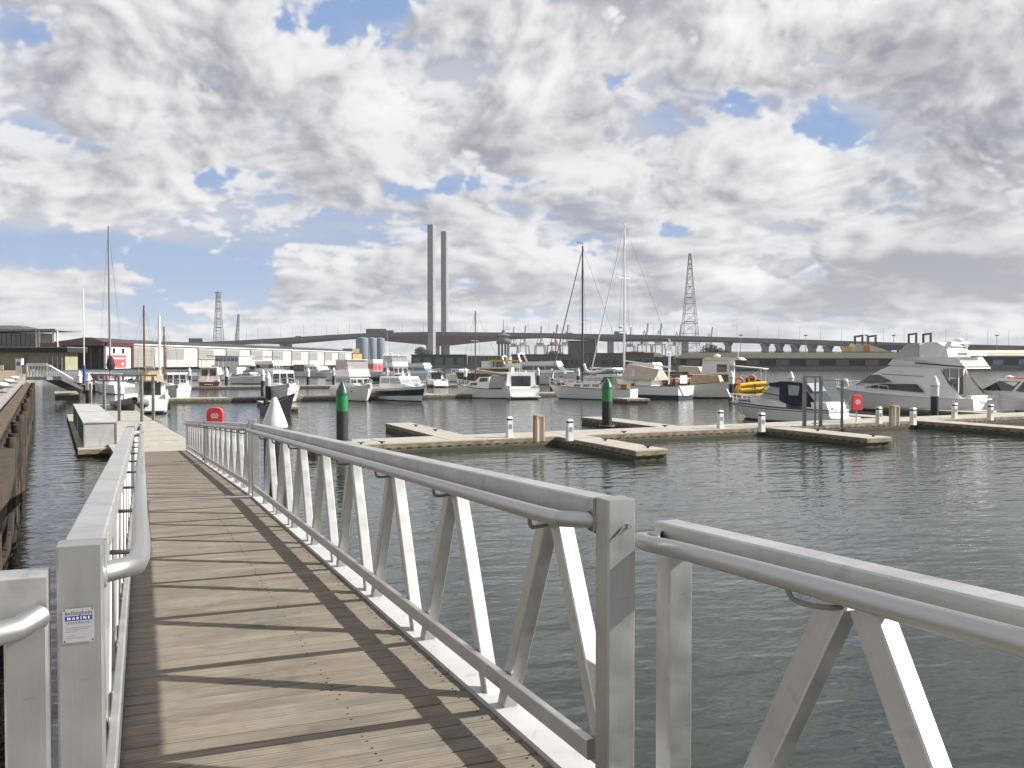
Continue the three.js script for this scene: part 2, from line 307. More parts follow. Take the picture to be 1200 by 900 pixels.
{
  const W = thing('timber_wharf', 'weathered timber fender wharf with dark piles along the narrow channel', 'wharf');
  const r = rng(3);
  wharfBlock(-12, 90, .46, .60, -1, 1.9).build('backing_wall', M.timberDark, W);
  wharfBlock(-12, 17.2, .02, .5, 1.92, 2.36).build('capping_beam', M.timberOld, W);
  wharfBlock(17.5, 62, .16, .48, 1.5, 1.86).build('capping_beam', M.timberOld, W);
  wharfBlock(19, 80, .5, .78, 1.98, 2.22).build('inner_beam', M.timberPale, W);
  wharfBlock(-12, 80, .14, .36, .45, .75).build('waler', M.timberOld, W);
  for (let u = -8, i = 0; u < 82; u += 1.6 + r() * .7, i++) { const p = WH(u, .30 - r() * .08, 0), l = (r() - .5) * .12, top = u < 17.4 ? 1.9 : 1.95 + r() * .3; mb().rod(V(p.x, -1.6, p.z), V(p.x + l, top, p.z + l), .11 + r() * .04, 9, .11).build('fender_pile', i % 4 ? M.timberDark : M.timberOld, W); }
  for (let u = -6; u < 70; u += 4.3 + r()) { const a = WH(u, .3, 1.9), b = WH(u + 2.6, .35, -.2); mb().beam(a, b, .16, .2).build('diagonal_brace', M.timberDark, W); }
}
{
  const b0 = thing('mooring_bollard', 'white capped quay bollard nearest the camera on the kerb', 'bollard', [0, 0, 0], 0, 'white bollards along the quay kerb');
  mb().lathe([[.0, 0], [.22, 0], [.16, .1], [.15, .26]], 0, 0, 0, 14).build('stem', M.concGrey, b0);
  mb().lathe([[.14, .25], [.27, .27], [.28, .36], [.2, .42], [0, .44]], 0, 0, 0, 14).build('cap', M.white, b0);
  const us = [20.5, 26.5, 34, 43, 52, 62], nm = ['', 'second white capped quay bollard along the kerb from the frame edge', 'third white capped quay bollard along the kerb, counted from the frame edge', 'fourth white capped quay bollard along the kerb, counted from the frame edge', 'fifth white capped quay bollard along the kerb, counted from the frame edge', 'white capped quay bollard at the kerb beside the ramp landing'];
  us.forEach((u, i) => { const p = WH(u, 1.1, 2.52); i ? copy(b0, 'mooring_bollard', nm[i], [p.x, p.y, p.z]) : b0.position.copy(p); });
}

// ---------------------------------------------------------------- the gangway
const GA = Math.atan(434 / FPX), gd = [-Math.sin(GA), Math.cos(GA)], gr = [Math.cos(GA), Math.sin(GA)];
const DECK0 = EYE - 1.47, S_JOINT = 14.2, S_END = 36.2;
const deckY = (s) => (s < S_JOINT ? DECK0 - .0385 * s : DECK0 - .0385 * S_JOINT - .0575 * (s - S_JOINT));
const GW = (s, L, h) => V(s * gd[0] + L * gr[0], deckY(s) + h, -(s * gd[1] + L * gr[1]));
const LL = -.1, LR = 1.5;
{
  const P = thing('gangway', 'long timber decked aluminium gangway sloping down to the floating walkway', 'gangway');
  const tones = [0, 1, 2, 3, 4, 5].map((i) => { const c = [1, .95, 1.04, .92, .98, 1.02][i] * .315, w = [.0, .003, -.002, .001, .003, -.003][i], t = T.wood.clone(), b = T.woodBump.clone(); for (const q of [t, b]) { q.offset.set(i * .37, i * .61); q.needsUpdate = true; } return new THREE.MeshStandardMaterial({ color: LIN(c + w, c * .972, c * .922 - w), roughness: .88, map: t, bumpMap: b, bumpScale: .004 }); });
  const r = rng(8), pw = .148;
  const geos = [0, 1, 2, 3].map((k) => {
    const b = mb(), w = pw - .010 - k * .0012, L = LR - LL - .012, c = .004;
    // plank section, length along local x
    const sec = [[-w / 2, -.035], [w / 2, -.035], [w / 2, -c], [w / 2 - c, 0], [-w / 2 + c, 0], [-w / 2, -c]];
    const A = sec.map(([z, y]) => V(-L / 2, y, z)), B = sec.map(([z, y]) => V(L / 2, y, z));
    b.face(A); b.face([...B].reverse());
    for (let i = 0; i < 6; i++) { const j = (i + 1) % 6, v0 = sec[i][0] + k * .31, v1 = sec[j][0] + k * .31; b.face([B[i], B[j], A[j], A[i]], [[L, v0], [L, v1], [0, v1], [0, v0]]); }
    return b.geometry();
  });
  const ang = Math.atan2(-gd[0], gd[1]);
  let s = 2.62, i = 0; const screws = mb();
  while (s < S_END - .05) {
    const m = put(geos[(r() * 4) | 0], 'plank', tones[(r() * 6) | 0], P), c = GW(s, (LL + LR) / 2, 0);
    m.position.set(c.x, c.y - r() * .0025, c.z);
    const slope = s < S_JOINT ? .0385 : .0575;
    m.matrixAutoUpdate = true; m.rotation.set(-Math.atan(slope), 0, 0); m.rotation.order = 'YXZ'; m.rotation.y = ang + (r() - .5) * .002; if (r() < .5) m.rotateY(Math.PI);
    if (s < 12) for (const L of [LR - .07, LR - .62]) for (const o of [-.04, .04]) { if (r() < .22) continue; const q = GW(s + o + (r() - .5) * .012, L + (r() - .5) * .03, .0006); screws.geo(new THREE.CylinderGeometry(.0045, .0045, .003, 7), new THREE.Matrix4().makeTranslation(q.x, q.y, q.z)); }
    s += pw; i++;
  }
  screws.build('deck_screw', M.black, P).userData.kind = 'stuff';
  const seg = (s0, s1, L0, L1, h0, h1, name, mat) => mb().prism([GW(s0, L0, h0), GW(s0, L1, h0), GW(s1, L1, h0), GW(s1, L0, h0)], [GW(s0, L0, h1), GW(s0, L1, h1), GW(s1, L1, h1), GW(s1, L0, h1)]).build(name, mat, P);
  for (const [a, b] of [[2.5, 14.15], [14.25, S_END]]) {
    seg(a, b, LR - .004, LR + .13, -.30, .022, 'edge_beam', M.aluEdge);
    seg(a, b, LL - .13, LL + .004, -.30, .022, 'edge_beam', M.aluEdge);
  }
  for (let q = 3; q < S_END; q += 1.293) seg(q, q + .06, LL, LR, -.16, -.045, 'cross_bearer', M.aluEdge);
  seg(S_JOINT - .12, S_JOINT + .16, LL + .004, LR - .004, .002, .008, 'joint_plate', M.galv);
}
// one side rail: chords, posts, zigzag braces, round handrail on small cranked brackets
function sideRail(name, label, s0, s1, nodes, Lin, side, endPosts = [true, true], postTop = [0, 0], F = GW) {
  const R = thing(name, label, 'railing', [0, 0, 0], 0, 'truss side rails of the gangway');
  const L = (d) => Lin + side * d, H = 1.095, hr0 = side > 0 ? 1.012 : 1.0;
  const hex = (sa, sb, d0, d1, h0, h1, nm, mat, c = .006) => {                // box between stations with vertical posts and chamfered long edges
    const p = F(sa, L((d0 + d1) / 2), (h0 + h1) / 2), q = F(sb, L((d0 + d1) / 2), (h0 + h1) / 2);
    return mb().beam(p, q, Math.abs(d1 - d0), h1 - h0, c).build(nm, mat, R);
  };
  hex(s0, s1, 0, .10, H - .115, H, 'top_chord', M.alu);
  hex(s0 + .06, s1 - .06, -.004, .03, .13, .205, 'bottom_chord', M.alu, .004);
  const post = (s, top) => { const a = F(s, L(.0525), -.28), b = F(s, L(.0525), H + .004 + top); const d = V(gd[0], 0, -gd[1]); mb().beam(a, b, .109, .10, .006, d).build('post', M.aluPost, R); };
  const weld = mb();
  for (const [s, e] of [[s0, 1], [s1, -1]]) { const g2 = [F(s + e * .004, L(-.002), H - .118), F(s + e * .004, L(-.002), H + .001)]; weld.tube([g2[0], g2[0].clone().lerp(g2[1], .5), g2[1]], .007, 6, 8); weld.tube([F(s + e * .004, L(-.002), H - .118), F(s + e * .004, L(.05), H - .12), F(s + e * .004, L(.102), H - .118)], .007, 6, 8); for (const k of [0, 1]) { const c0 = F(s + e * (.03 + .004 * k), L(.0), hr0); weld.geo(new THREE.TorusGeometry(.033, .008, 6, 16), new THREE.Matrix4().compose(c0, new THREE.Quaternion().setFromUnitVectors(V(0, 0, 1), V(gr[0], 0, -gr[1])), V(1, 1, 1))); } }
  if (s0 === 2.93) { const q = s0 - .1 - .004; weld.tube([F(q, L(.002), .955), F(q, L(.03), .975), F(q, L(.052), 1.0), F(q, L(.072), 1.003)], .0035, 5, 10); weld.geo(new THREE.CylinderGeometry(.009, .009, .012, 8), new THREE.Matrix4().compose(F(q, L(.076), 1.004), new THREE.Quaternion().setFromUnitVectors(V(0, 1, 0), V(gd[0], 0, -gd[1])), V(1, 1, 1))); }
  weld.build('weld_bead', M.galv, R);
  if (endPosts[0]) post(s0 - .05 + .002, postTop[0]); if (endPosts[1]) post(s1 + .05 - .002, postTop[1]);
  const zd = V(gd[0], 0, -gd[1]);
  const leg = (sa, ha, sb, hb) => { const a = F(sa, L(.072), ha), b = F(sb, L(.072), hb); mb().beam(a, b, .07, .078, .005, zd).build('brace', M.alu, R); };
  for (let k = 0; k < nodes.length - 1; k++) {
    const a = nodes[k], b = nodes[k + 1], m = (a + b) / 2;
    leg(a + .075, -.05, m - .042, H - .11); leg(b - .075, -.05, m + .042, H - .11);
    // cranked bracket from the apex down and in to the handrail
    const br = mb(); br.tube([F(m - .1, L(-.085), .985), F(m - .085, L(-.075), .95), F(m - .03, L(-.02), .935), F(m - .005, L(.04), .94), F(m, L(.05), .96)], .0085, 6, 12); br.build('bracket', M.galv, R);
  }
  const hr = mb(), c = -.088, hh = side > 0 ? 1.012 : 1.0;
  const pts = [F(s0 + .03, L(.01), hh), F(s0 + .05, L(-.05), hh), F(s0 + .12, L(c + .012), hh), F(s0 + .24, L(c), hh)];
  for (let q = 1; q < 8; q++) pts.push(F(mix(s0 + .24, s1 - .24, q / 8), L(c), hh));
  pts.push(F(s1 - .24, L(c), hh), F(s1 - .12, L(c + .012), hh), F(s1 - .05, L(-.05), hh), F(s1 - .03, L(.01), hh));
  hr.tube(pts, .03, 14, 72); hr.build('handrail', M.aluPost, R);
  return R;
}
const nodes = (a, p, n) => [...Array(n + 1).keys()].map((i) => a + p * i);
const railNR = sideRail('gangway_railing', 'near truss railing on the sunlit water side of the gangway with a big end post', 2.93, 13.95, nodes(2.79, 1.293, 8), LR, 1);
sideRail('gangway_railing', 'middle truss railing on the water side, beyond the joint of the deck', 14.55, 25.1, nodes(14.6, 1.31, 8), LR, 1, [true, true], [.06, .03]);
sideRail('gangway_railing', 'last short truss railing on the water side where the gangway meets the float', 25.4, 36.0, nodes(25.45, 1.32, 8), LR, 1, [true, true], [.05, 0]);
const railNL = sideRail('gangway_railing', 'near truss railing on the channel side with the maker plate on its post', 2.70, 13.6, nodes(2.9, 1.293, 8), LL, -1);
sideRail('gangway_railing', 'far truss railing on the channel side mostly hidden behind the near handrail', 14.55, 36.0, nodes(14.6, 1.337, 16), LL, -1);
{ // maker's plate on the near end post
  const c = document.createElement('canvas'); c.width = 256; c.height = 330; const g = c.getContext('2d');
  g.fillStyle = '#9d9da0'; g.fillRect(0, 0, 256, 330); g.fillStyle = '#20202c'; g.textAlign = 'center';
  g.font = 'bold 44px serif'; g.fillText('Bellingham', 128, 62, 224);
  g.fillStyle = '#27307a'; g.fillRect(18, 74, 220, 46); g.fillStyle = '#e8e8ee'; g.font = 'bold 36px sans-serif'; g.fillText('M A R I N E', 128, 110, 200);
  g.fillStyle = '#20202c'; g.font = 'bold 28px sans-serif'; g.fillText('A U S T R A L I A', 128, 152, 180);
  g.fillStyle = '#55555c'; for (const [y, w] of [[184, 190], [202, 176], [222, 90], [262, 70], [282, 150]]) for (let x = 28; x < 28 + w; x += 15) g.fillRect(x, y, 9 + ((x * 7) % 5), 6);
  g.fillStyle = '#303036'; for (const [x, y] of [[14, 14], [242, 14], [14, 316], [242, 316]]) { g.beginPath(); g.arc(x, y, 8, 0, 7); g.fill(); }
  const t = new THREE.CanvasTexture(c); t.colorSpace = THREE.SRGBColorSpace;
  const m = new THREE.MeshStandardMaterial({ map: t, roughness: .45, metalness: .2 });
  const s = 2.70 - .1 - .003, w = .074, q = [GW(s, LL - .056 - w / 2, .85), GW(s, LL - .056 + w / 2, .85), GW(s, LL - .056 + w / 2, .938), GW(s, LL - .056 - w / 2, .938)];
  mb().face(q, [[0, 0], [1, 0], [1, 1], [0, 1]]).build('maker_plate', m, railNL.children.find((c) => c.name === 'post'));
}
// landing rails at the head of the gangway: one runs back beside the camera, one turns off along the quay
{
  const FL = (s, L, h) => V(s * gd[0] + L * gr[0], DECK0 - .0385 * s + h, -(s * gd[1] + L * gr[1]));
  const R = thing('landing_railing', 'landing railing with a looped handrail in the near corner over the water', 'railing');
  const Lr = 1.775, top = .99, zd = V(gd[0], 0, -gd[1]);
  mb().beam(FL(-2.5, Lr + .05, top - .057), FL(2.98, Lr + .05, top - .057), .10, .115, .006).build('top_chord', M.alu, R);
  mb().beam(FL(2.93, Lr + .05, -.3), FL(2.93, Lr + .05, top - .115), .10, .095, .006, zd).build('post', M.aluPost, R);
  for (const m of [2.02, .72, -.58]) { const leg = (sa, ha, sb, hb) => mb().beam(FL(sa, Lr + .072, ha), FL(sb, Lr + .072, hb), .068, .098, .005, zd).build('brace', M.alu, R); leg(m + .575, -.05, m + .055, top - .115); leg(m - .575, -.05, m - .055, top - .115);
    mb().tube([FL(m + .10, Lr - .085, .915), FL(m + .085, Lr - .075, .882), FL(m + .03, Lr - .02, .865), FL(m + .012, Lr + .04, .865), FL(m + .01, Lr + .05, .89)], .0085, 6, 12).build('bracket', M.galv, R); }
  mb().tube([FL(2.93, Lr + .0, .93), FL(2.965, Lr - .03, .928), FL(2.97, Lr - .07, .926), FL(2.9, Lr - .092, .928), FL(2.7, Lr - .095, .935), FL(1.5, Lr - .095, .943), FL(0, Lr - .095, .945), FL(-2.5, Lr - .095, .945)], .03, 14, 60).build('handrail', M.aluPost, R);
  const Q = thing('landing_railing', 'landing railing turning off along the quay beside the plated post', 'railing');
  const s = 2.60, L0 = LL - .225, tp = 1.04;
  const XL = (d, h, o = 0) => FL(s + o, L0 - d, h);
  mb().beam(XL(-.10, tp - .065), XL(3.2, tp - .065), .10, .13, .006).build('top_chord', M.alu, Q);
  mb().beam(XL(-.052, -.3), XL(-.052, tp - .13), .098, .088, .006, zd).build('post', M.aluPost, Q);
  mb().tube([XL(-.085, .94, -.05), XL(-.06, .925, -.085), XL(.06, .91, -.13), XL(.2, .905, -.14), XL(1.4, .905, -.14), XL(3.2, .905, -.14)], .03, 14, 50).build('handrail', M.aluPost, Q);
  mb().beam(XL(.1, .17), XL(3.2, .17), .035, .075, .004).build('bottom_chord', M.alu, Q);
  for (const m of [.75, 2.0]) for (const o of [-.57, .57]) mb().beam(XL(m + o, -.05), XL(m + Math.sign(o) * .045, tp - .13), .07, .075, .005, V(gr[0], 0, -gr[1])).build('brace', M.alu, Q);
  const slab = mb(); const c = [FL(-3, -4, 0), FL(-3, 1.95, 0), FL(2.5, 1.95, 0), FL(2.5, -4, 0)];
  struct(slab.prism(c.map((q) => V(q.x, DECK0 - .3, q.z)), c.map((q) => V(q.x, DECK0 - .005, q.z))).build('landing_floor', M.concGrey));
}
// ---------------------------------------------------------------- floating pontoons
const FT = .42;
function pontoon(name, label, corners, group, y = FT, floatMat = M.concDark) {    // corners run counter-clockwise seen from above
  const P = thing(name, label, 'pontoon', [0, 0, 0], 0, group), up = (h, inset = 0) => { const cx = corners.reduce((a, c) => a + c[0], 0) / corners.length, cz = corners.reduce((a, c) => a + c[1], 0) / corners.length; return corners.map(([x, z]) => { const d = Math.hypot(x - cx, z - cz); return V(x + ((cx - x) / d) * inset, h, -(z + ((cz - z) / d) * inset)); }); };
  mb().prism(up(-.5, .1), up(.095, .1)).build('waterline_growth', M.algae, P);
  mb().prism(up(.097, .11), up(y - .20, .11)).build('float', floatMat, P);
  { const sl = mb(), c = up(y - .215); for (let i = 0; i < 4; i++) { const a = c[i], b = c[(i + 1) % 4], L = a.distanceTo(b), d = b.clone().sub(a).normalize(); for (let q = .3; q < L - .2; q += .46) sl.beam(a.clone().addScaledVector(d, q), a.clone().addScaledVector(d, q + .2), .012, .055); } const k = sl.build('drain_slot', M.black, P); k.userData.kind = 'stuff'; }
  mb().prism(up(y - .21), up(y - .05)).build('timber_waler', M.waler, P);
  mb().prism(up(y - .046, .03), up(y, .03)).build('concrete_deck', M.conc, P);
  { // joints between the cast deck units, across the walkway
    const a = corners[0], b = corners[1], c = corners[2], d = corners[3], l1 = Math.hypot(b[0] - a[0], b[1] - a[1]), l2 = Math.hypot(d[0] - a[0], d[1] - a[1]), jt = mb(), lp = (p, q, t) => V(mix(p[0], q[0], t), y + .001, -mix(p[1], q[1], t));
    const [p0, p1, q0, q1, L] = l1 > l2 ? [a, b, d, c, l1] : [a, d, b, c, l2]; for (let k = 3; k < L - 1; k += 3) { const s0 = lp(p0, p1, k / L), s1 = lp(q0, q1, k / L), m = s0.clone().lerp(s1, .5); jt.beam(s0.lerp(m, .03), s1.lerp(m, .03), .022, .006); }
    if (jt.p.length) jt.build('deck_joint', M.algae, P).userData.kind = 'stuff';
  }
  return P;
}
{
  const fd = [-.37, .93], wdv = [.885, .466];                              // finger and walkway directions on the water
  const A = [-7.9, 36.6], at = (t, n) => [A[0] + wdv[0] * t + fd[0] * n, A[1] + wdv[1] * t + fd[1] * n];
  const line = (t0, t1, n0, n1) => [at(t0, n0), at(t1, n0), at(t1, n1), at(t0, n1)];
  pontoon('pontoon', 'long concrete pontoon walkway crossing the middle of the water', line(0, 62, 0, 2.75));
  const fin = (px0, px1, back, len, label) => pontoon('pontoon_finger', label, back, 'pontoon fingers of the marina', FT - .006);
  const foot = (t, n, len, w) => { const s = Math.sign(len), a = at(t, n), b = at(t + w, n); const q = [a, b, [b[0] + fd[0] * len, b[1] + fd[1] * len], [a[0] + fd[0] * len, a[1] + fd[1] * len]]; return s > 0 ? q : [q[3], q[2], q[1], q[0]]; };
  const fin2 = (t, n, len, w, label) => pontoon('pontoon_finger', label, foot(t, n, len, w), 'pontoon fingers of the marina', FT - .006);
  fin2(11.2, -.003, -7.3, 1.55, 'pontoon finger reaching toward the gangway, between the orange and white pedestals');
  fin2(23.6, -.003, -7.4, 1.6, 'pontoon finger in the near basin below the navy canopied cruiser');
  fin2(35.2, -.003, -7.4, 1.6, 'pontoon finger in the near basin in front of the tall white flybridge yacht');
  fin2(6.1, 2.753, 9.4, 1.5, 'pontoon finger beyond the walkway, beside the front white pedestal');
  fin2(18.7, 2.753, 9.2, 1.5, 'pontoon finger beyond the walkway, behind the green pile in mid water');
  fin2(35.4, 2.753, 9.5, 1.5, 'pontoon finger between the navy canopied cruiser and the flybridge yacht');
  fin2(45.5, 2.753, 9.5, 1.5, 'pontoon finger beside the stern of the flybridge yacht');
  // corner gussets where the fingers meet the walkway
  // small cleats along the decks
  const cleat = thing('mooring_cleat', 'small steel mooring cleat on the concrete pontoon walkway', 'cleat', [0, 0, 0], 0, 'steel cleats along the pontoon walkway');
  mb().box(0, .03, 0, .1, .06, .05).build('cleat_base', M.darkSteel, cleat); mb().rod(V(-.16, .08, 0), V(.16, .08, 0), .02, 7).build('cleat_horn', M.darkSteel, cleat);
  [[2, .15], [2.9, .15], [15, .15], [19, 2.6], [27.4, .15], [33.5, .15], [12.2, -6.6], [12.2, -3], [24.5, -6.9], [24.5, -3.2], [7, 9], [7, 5.5]].forEach(([t, n], i) => { const p = at(t, n), y = FT - .002, where = ['walkway end behind the gangway railing, first of a pair', 'walkway end behind the gangway railing, second of a pair', 'walkway edge just past the nearest finger', 'walkway edge facing the mid water green pile', 'walkway edge past the navy canopied cruiser finger', 'walkway edge before the tall yacht', 'tip of the nearest finger', 'middle of the nearest finger', 'tip of the finger below the navy canopied cruiser', 'middle of the finger below the navy canopied cruiser', 'far tip of the finger beyond the walkway', 'middle of the finger beyond the walkway'][i], lb = `small dark steel cleat on the ${where}`; if (!i) cleat.userData.label = lb; i ? copy(cleat, 'mooring_cleat', lb, [p[0], y, -p[1]], -.5) : (cleat.position.set(p[0], y, -p[1]), (cleat.rotation.y = .5)); });

  // the float at the foot of the gangway
  const e = GW(S_END, -.9, 0), f = GW(S_END, 2.35, 0), q = [-.448, .894], Ln = 44, far = ([x, z], l) => [x + q[0] * l, z + q[1] * l];
  const e2 = [e.x, -e.z], f2 = [f.x, -f.z];
  pontoon('pontoon', 'wide concrete floating walkway running away from the foot of the gangway', [e2, f2, far(f2, Ln), far(e2, Ln)]);
  // side float with the two dock boxes
  const D = [-17.15, 36.9], dl = (u, v) => [D[0] + q[0] * u + q[1] * v, D[1] + q[1] * u - q[0] * v];
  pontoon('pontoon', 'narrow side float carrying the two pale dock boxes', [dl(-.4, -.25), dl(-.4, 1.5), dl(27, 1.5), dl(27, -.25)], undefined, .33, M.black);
  const box = (u0, u1, label) => {
    const B = thing('dock_box', label, 'dock box', [0, 0, 0], 0, 'pale dock boxes on the side float'), p = (u, v, y) => { const c = dl(u, v); return V(c[0], y, -c[1]); };
    const y0 = .34, y1 = 1.36;
    mb().prism([p(u0, 0, y0), p(u0, 1.2, y0), p(u1, 1.2, y0), p(u1, 0, y0)], [p(u0, 0, y1 - .06), p(u0, 1.2, y1 - .06), p(u1, 1.2, y1 - .06), p(u1, 0, y1 - .06)]).build('box_body', M.boxGrey, B);
    mb().prism([p(u0 - .04, -.04, y1 - .055), p(u0 - .04, 1.24, y1 - .055), p(u1 + .04, 1.24, y1 - .055), p(u1 + .04, -.04, y1 - .055)], [p(u0 - .04, -.04, y1), p(u0 - .04, 1.24, y1), p(u1 + .04, 1.24, y1), p(u1 + .04, -.04, y1)]).build('lid', M.boxGrey, B);
    for (const [u, v] of [[u0, 0], [u0, 1.2], [u1, 0], [u1, 1.2]]) mb().beam(p(u, v, y0), p(u, v, y1 - .058), .05, .05, 0, V(q[0], 0, -q[1])).build('corner_post', M.galv, B);
    for (let u = u0 + 1.4; u < u1 - .5; u += 1.5) mb().beam(p(u, -.02, y0), p(u, -.02, y1 - .06), .04, .05, 0, V(q[0], 0, -q[1])).build('batten', M.galv, B);
  };
  box(.4, 8.6, 'pale dock box nearest the gangway on the side float'); box(9.2, 18.6, 'pale dock box farther along the side float');

  // bare steel frame standing on the walkway
  const Fr = thing('gate_frame', 'bare grey steel frame of posts and twin beams standing on the floating walkway', 'frame');
  const P = (px, z) => V(xat(px, z, 2), 0, -z), posts = [[122, 57], [139.5, 53], [166, 52], [179.5, 53], [106, 60]];
  posts.forEach(([px, z], i) => { const p = P(px, z); mb().beam(V(p.x, FT, p.z), V(p.x, i === 4 ? 2.4 : 3.0, p.z), .14, .14, 0, V(0, 0, 1)).build('post', M.galv, Fr); });
  for (const y of [3.02, 2.68]) { const a = P(107, 55), b = P(185, 52.5); mb().beam(V(a.x, y, a.z), V(b.x, y, b.z), .12, .1).build('beam', M.galv, Fr); }
  for (const px of [115, 125, 135.5, 144.5, 162]) { const p = P(px, 54); mb().beam(V(p.x, 2.7, p.z), V(p.x, 3.0, p.z), .12, .08, 0, V(0, 0, 1)).build('tie', M.galv, Fr); }

  // second access ramp and its landing, off the end of the quay
  const RL = thing('access_ramp', 'white railed access ramp dropping from the quay to a far float', 'ramp');
  const zz = 84, x0 = xat(38, zz), x1 = xat(62, zz), x2 = xat(89, 98), yl = 2.3;
  mb().box((x0 + x1) / 2, yl, -zz, x1 - x0, .3, 2.2).build('landing_platform', M.galv, RL);
  mb().beam(V(x1, yl, -zz), V(x2, .9, -98), 1.4, .35).build('ramp_deck', M.shade, RL);
  mb().box((x0 + x1) / 2, yl + 1.25, -zz + 1, x1 - x0, .26, .08).build('top_rail', M.white, RL);
  mb().beam(V(x1, yl + 1.2, -zz + .7), V(x2, 2.0, -97.3), .09, .12).build('top_rail', M.white, RL);
  for (let k = 0; k <= 7; k++) { const x = mix(x0, x1, k / 7); mb().box(x, yl + .65, -zz + 1, .07, 1.0, .06).build('rail_bar', M.alu, RL); if (k < 7) mb().beam(V(x, yl + .2, -zz + .98), V(mix(x0, x1, (k + 1) / 7), yl + 1.1, -zz + .98), .05, .05).build('rail_brace', M.alu, RL); }
  for (let k = 0; k <= 11; k++) { const t = k / 11, a = V(mix(x1, x2, t), mix(yl, .9, t) + .15, mix(-zz + .7, -97.3, t)); mb().beam(a, a.clone().add(V(0, .98, 0)), .08, .07, 0, V(0, 0, 1)).build('rail_bar', M.alu, RL); }
  pontoon('pontoon', 'dark low float under the foot of the far access ramp', [[xat(64, 94), 94], [xat(92, 94), 94], [xat(92, 103), 103], [xat(64, 103), 103]], undefined, .5);
  // two rows of pontoons farther out
  const row = (px0, py0, px1, py1, label, w = 2.4) => { const a = on(px0, py0, FT), b = on(px1, py1, FT), d = Math.hypot(b[0] - a[0], b[1] - a[1]), n = [-(b[1] - a[1]) / d * w, (b[0] - a[0]) / d * w]; pontoon('pontoon', label, [a, b, [b[0] + n[0], b[1] + n[1]], [a[0] + n[0], a[1] + n[1]]]); };
  row(188, 467.5, 690, 459.6, 'long concrete pontoon where the white cruisers lie bow on');
  row(692, 457.5, 900, 454.5, 'concrete pontoon behind the ketch and the timber cruiser');
  row(218, 453, 560, 450.2, 'farther concrete pontoon in front of the pale shed');
  const fg = (px, py, len, label, w = 1.6) => { const a = on(px, py, FT); pontoon('pontoon_finger', label, [a, [a[0] + w, a[1] + .8], [a[0] + w + fd[0] * len, a[1] + .8 + fd[1] * len], [a[0] + fd[0] * len, a[1] + fd[1] * len]], 'pontoon fingers of the marina', FT - .006); };
  fg(322, 477, 12, 'pontoon finger beside the paired white capped piles and the grey bow'); fg(735, 467.5, 3, 'pontoon stub under the pile in front of the ketch', 2.2);

  // ------------------------------------------------------------ piles
  const pile = (h = 2.9, r = .25) => {
    const o = thing('mooring_pile', '', 'pile', [0, 0, 0], 0, 'white capped black mooring piles');
    mb().rod(V(0, -1.5, 0), V(0, h - 1.35, 0), r, 16).build('pile_shaft', M.pileBlack, o); mb().lathe([[r + .004, -.3], [r + .012, -.2], [r + .012, .22], [r + .002, .34]], 0, 0, 0, 16).build('tide_growth', M.algae, o);
    mb().lathe([[r + .004, h - 1.36], [r + .012, h - 1.34], [r + .012, h - .66], [r, h - .64]], 0, 0, 0, 18).build('white_sleeve', M.white, o);
    mb().lathe([[r + .05, h - .66], [r + .05, h - .56], [r * .5, h - .16], [.03, h], [0, h]], 0, 0, 0, 18).build('cone_cap', M.white, o);
    mb().lathe([[r + .013, h - .70], [r + .02, h - .70], [r + .02, h - .655], [r + .013, h - .655]], 0, 0, 0, 18).build('dark_band', M.black, o);
    return o;
  };
  const p0 = pile();
  [[308, 110, 'white capped pile standing closely behind another beside the white fronted cruiser'], [314, 86, 'white capped pile with a long white sleeve in front of the white fronted cruiser'], [361, 141, 'white capped pile in front of the dark green ferry'], [391, 152, 'white capped pile off the white end of the long ferry'], [265.5, 141, 'white capped pile to the side of the dark red launch'], [222, 150, 'white capped pile between the blue topped cruiser and the dark red launch'],
    [454.5, 141, 'white capped pile behind the stern of the navy banded cruiser'], [471.5, 91, 'white capped pile in front of the navy banded cruiser'], [545.5, 141, 'white capped pile standing before the grey quay shed, left of a slim mast'], [615.5, 96, 'white capped pile at the stern corner of the dark windowed cruiser'], [630.5, 152, 'white capped pile before the hull of the white motor yacht'], [646.5, 128, 'white capped pile at the bow of the white motor yacht'],
    [677.5, 146, 'white capped pile just behind the dark mast of the grey sloop'], [742.5, 97, 'white capped pile in front of the ketch with the white transom'], [857, 94, 'white capped pile in front of the tan roofed fishing boat'], [927, 88, 'white capped pile showing above the navy canopy'], [1095.5, 60.5, 'white capped pile in front of the tall flybridge yacht'], [104, 74, 'white capped pile at the edge of the floating walkway by the dock boxes'], [93, 100, 'white capped pile at the foot of the far ramp']].forEach(([px, z, label], i) => {
    const x = xat(px, z, 2); if (i) copy(p0, 'mooring_pile', label, [x, 0, -z]); else { p0.position.set(x, 0, -z); p0.userData.label = label; }
  });
  {
    const o = thing('mooring_pile', 'large white cone capped pile close behind the gangway railing', 'pile', [xat(322, 25.5, 2), 0, -25.5], 0, 'white capped black mooring piles');
    mb().rod(V(0, -1.5, 0), V(0, 2.0, 0), .3, 24).build('pile_shaft', M.pileBlack, o);
    mb().lathe([[.30, 1.97], [.345, 1.97], [.35, 2.02], [.345, 2.06], [.30, 2.2], [.085, 2.76], [.05, 2.81], [0, 2.825]], 0, 0, 0, 28).build('cone_cap', M.white, o);
  }
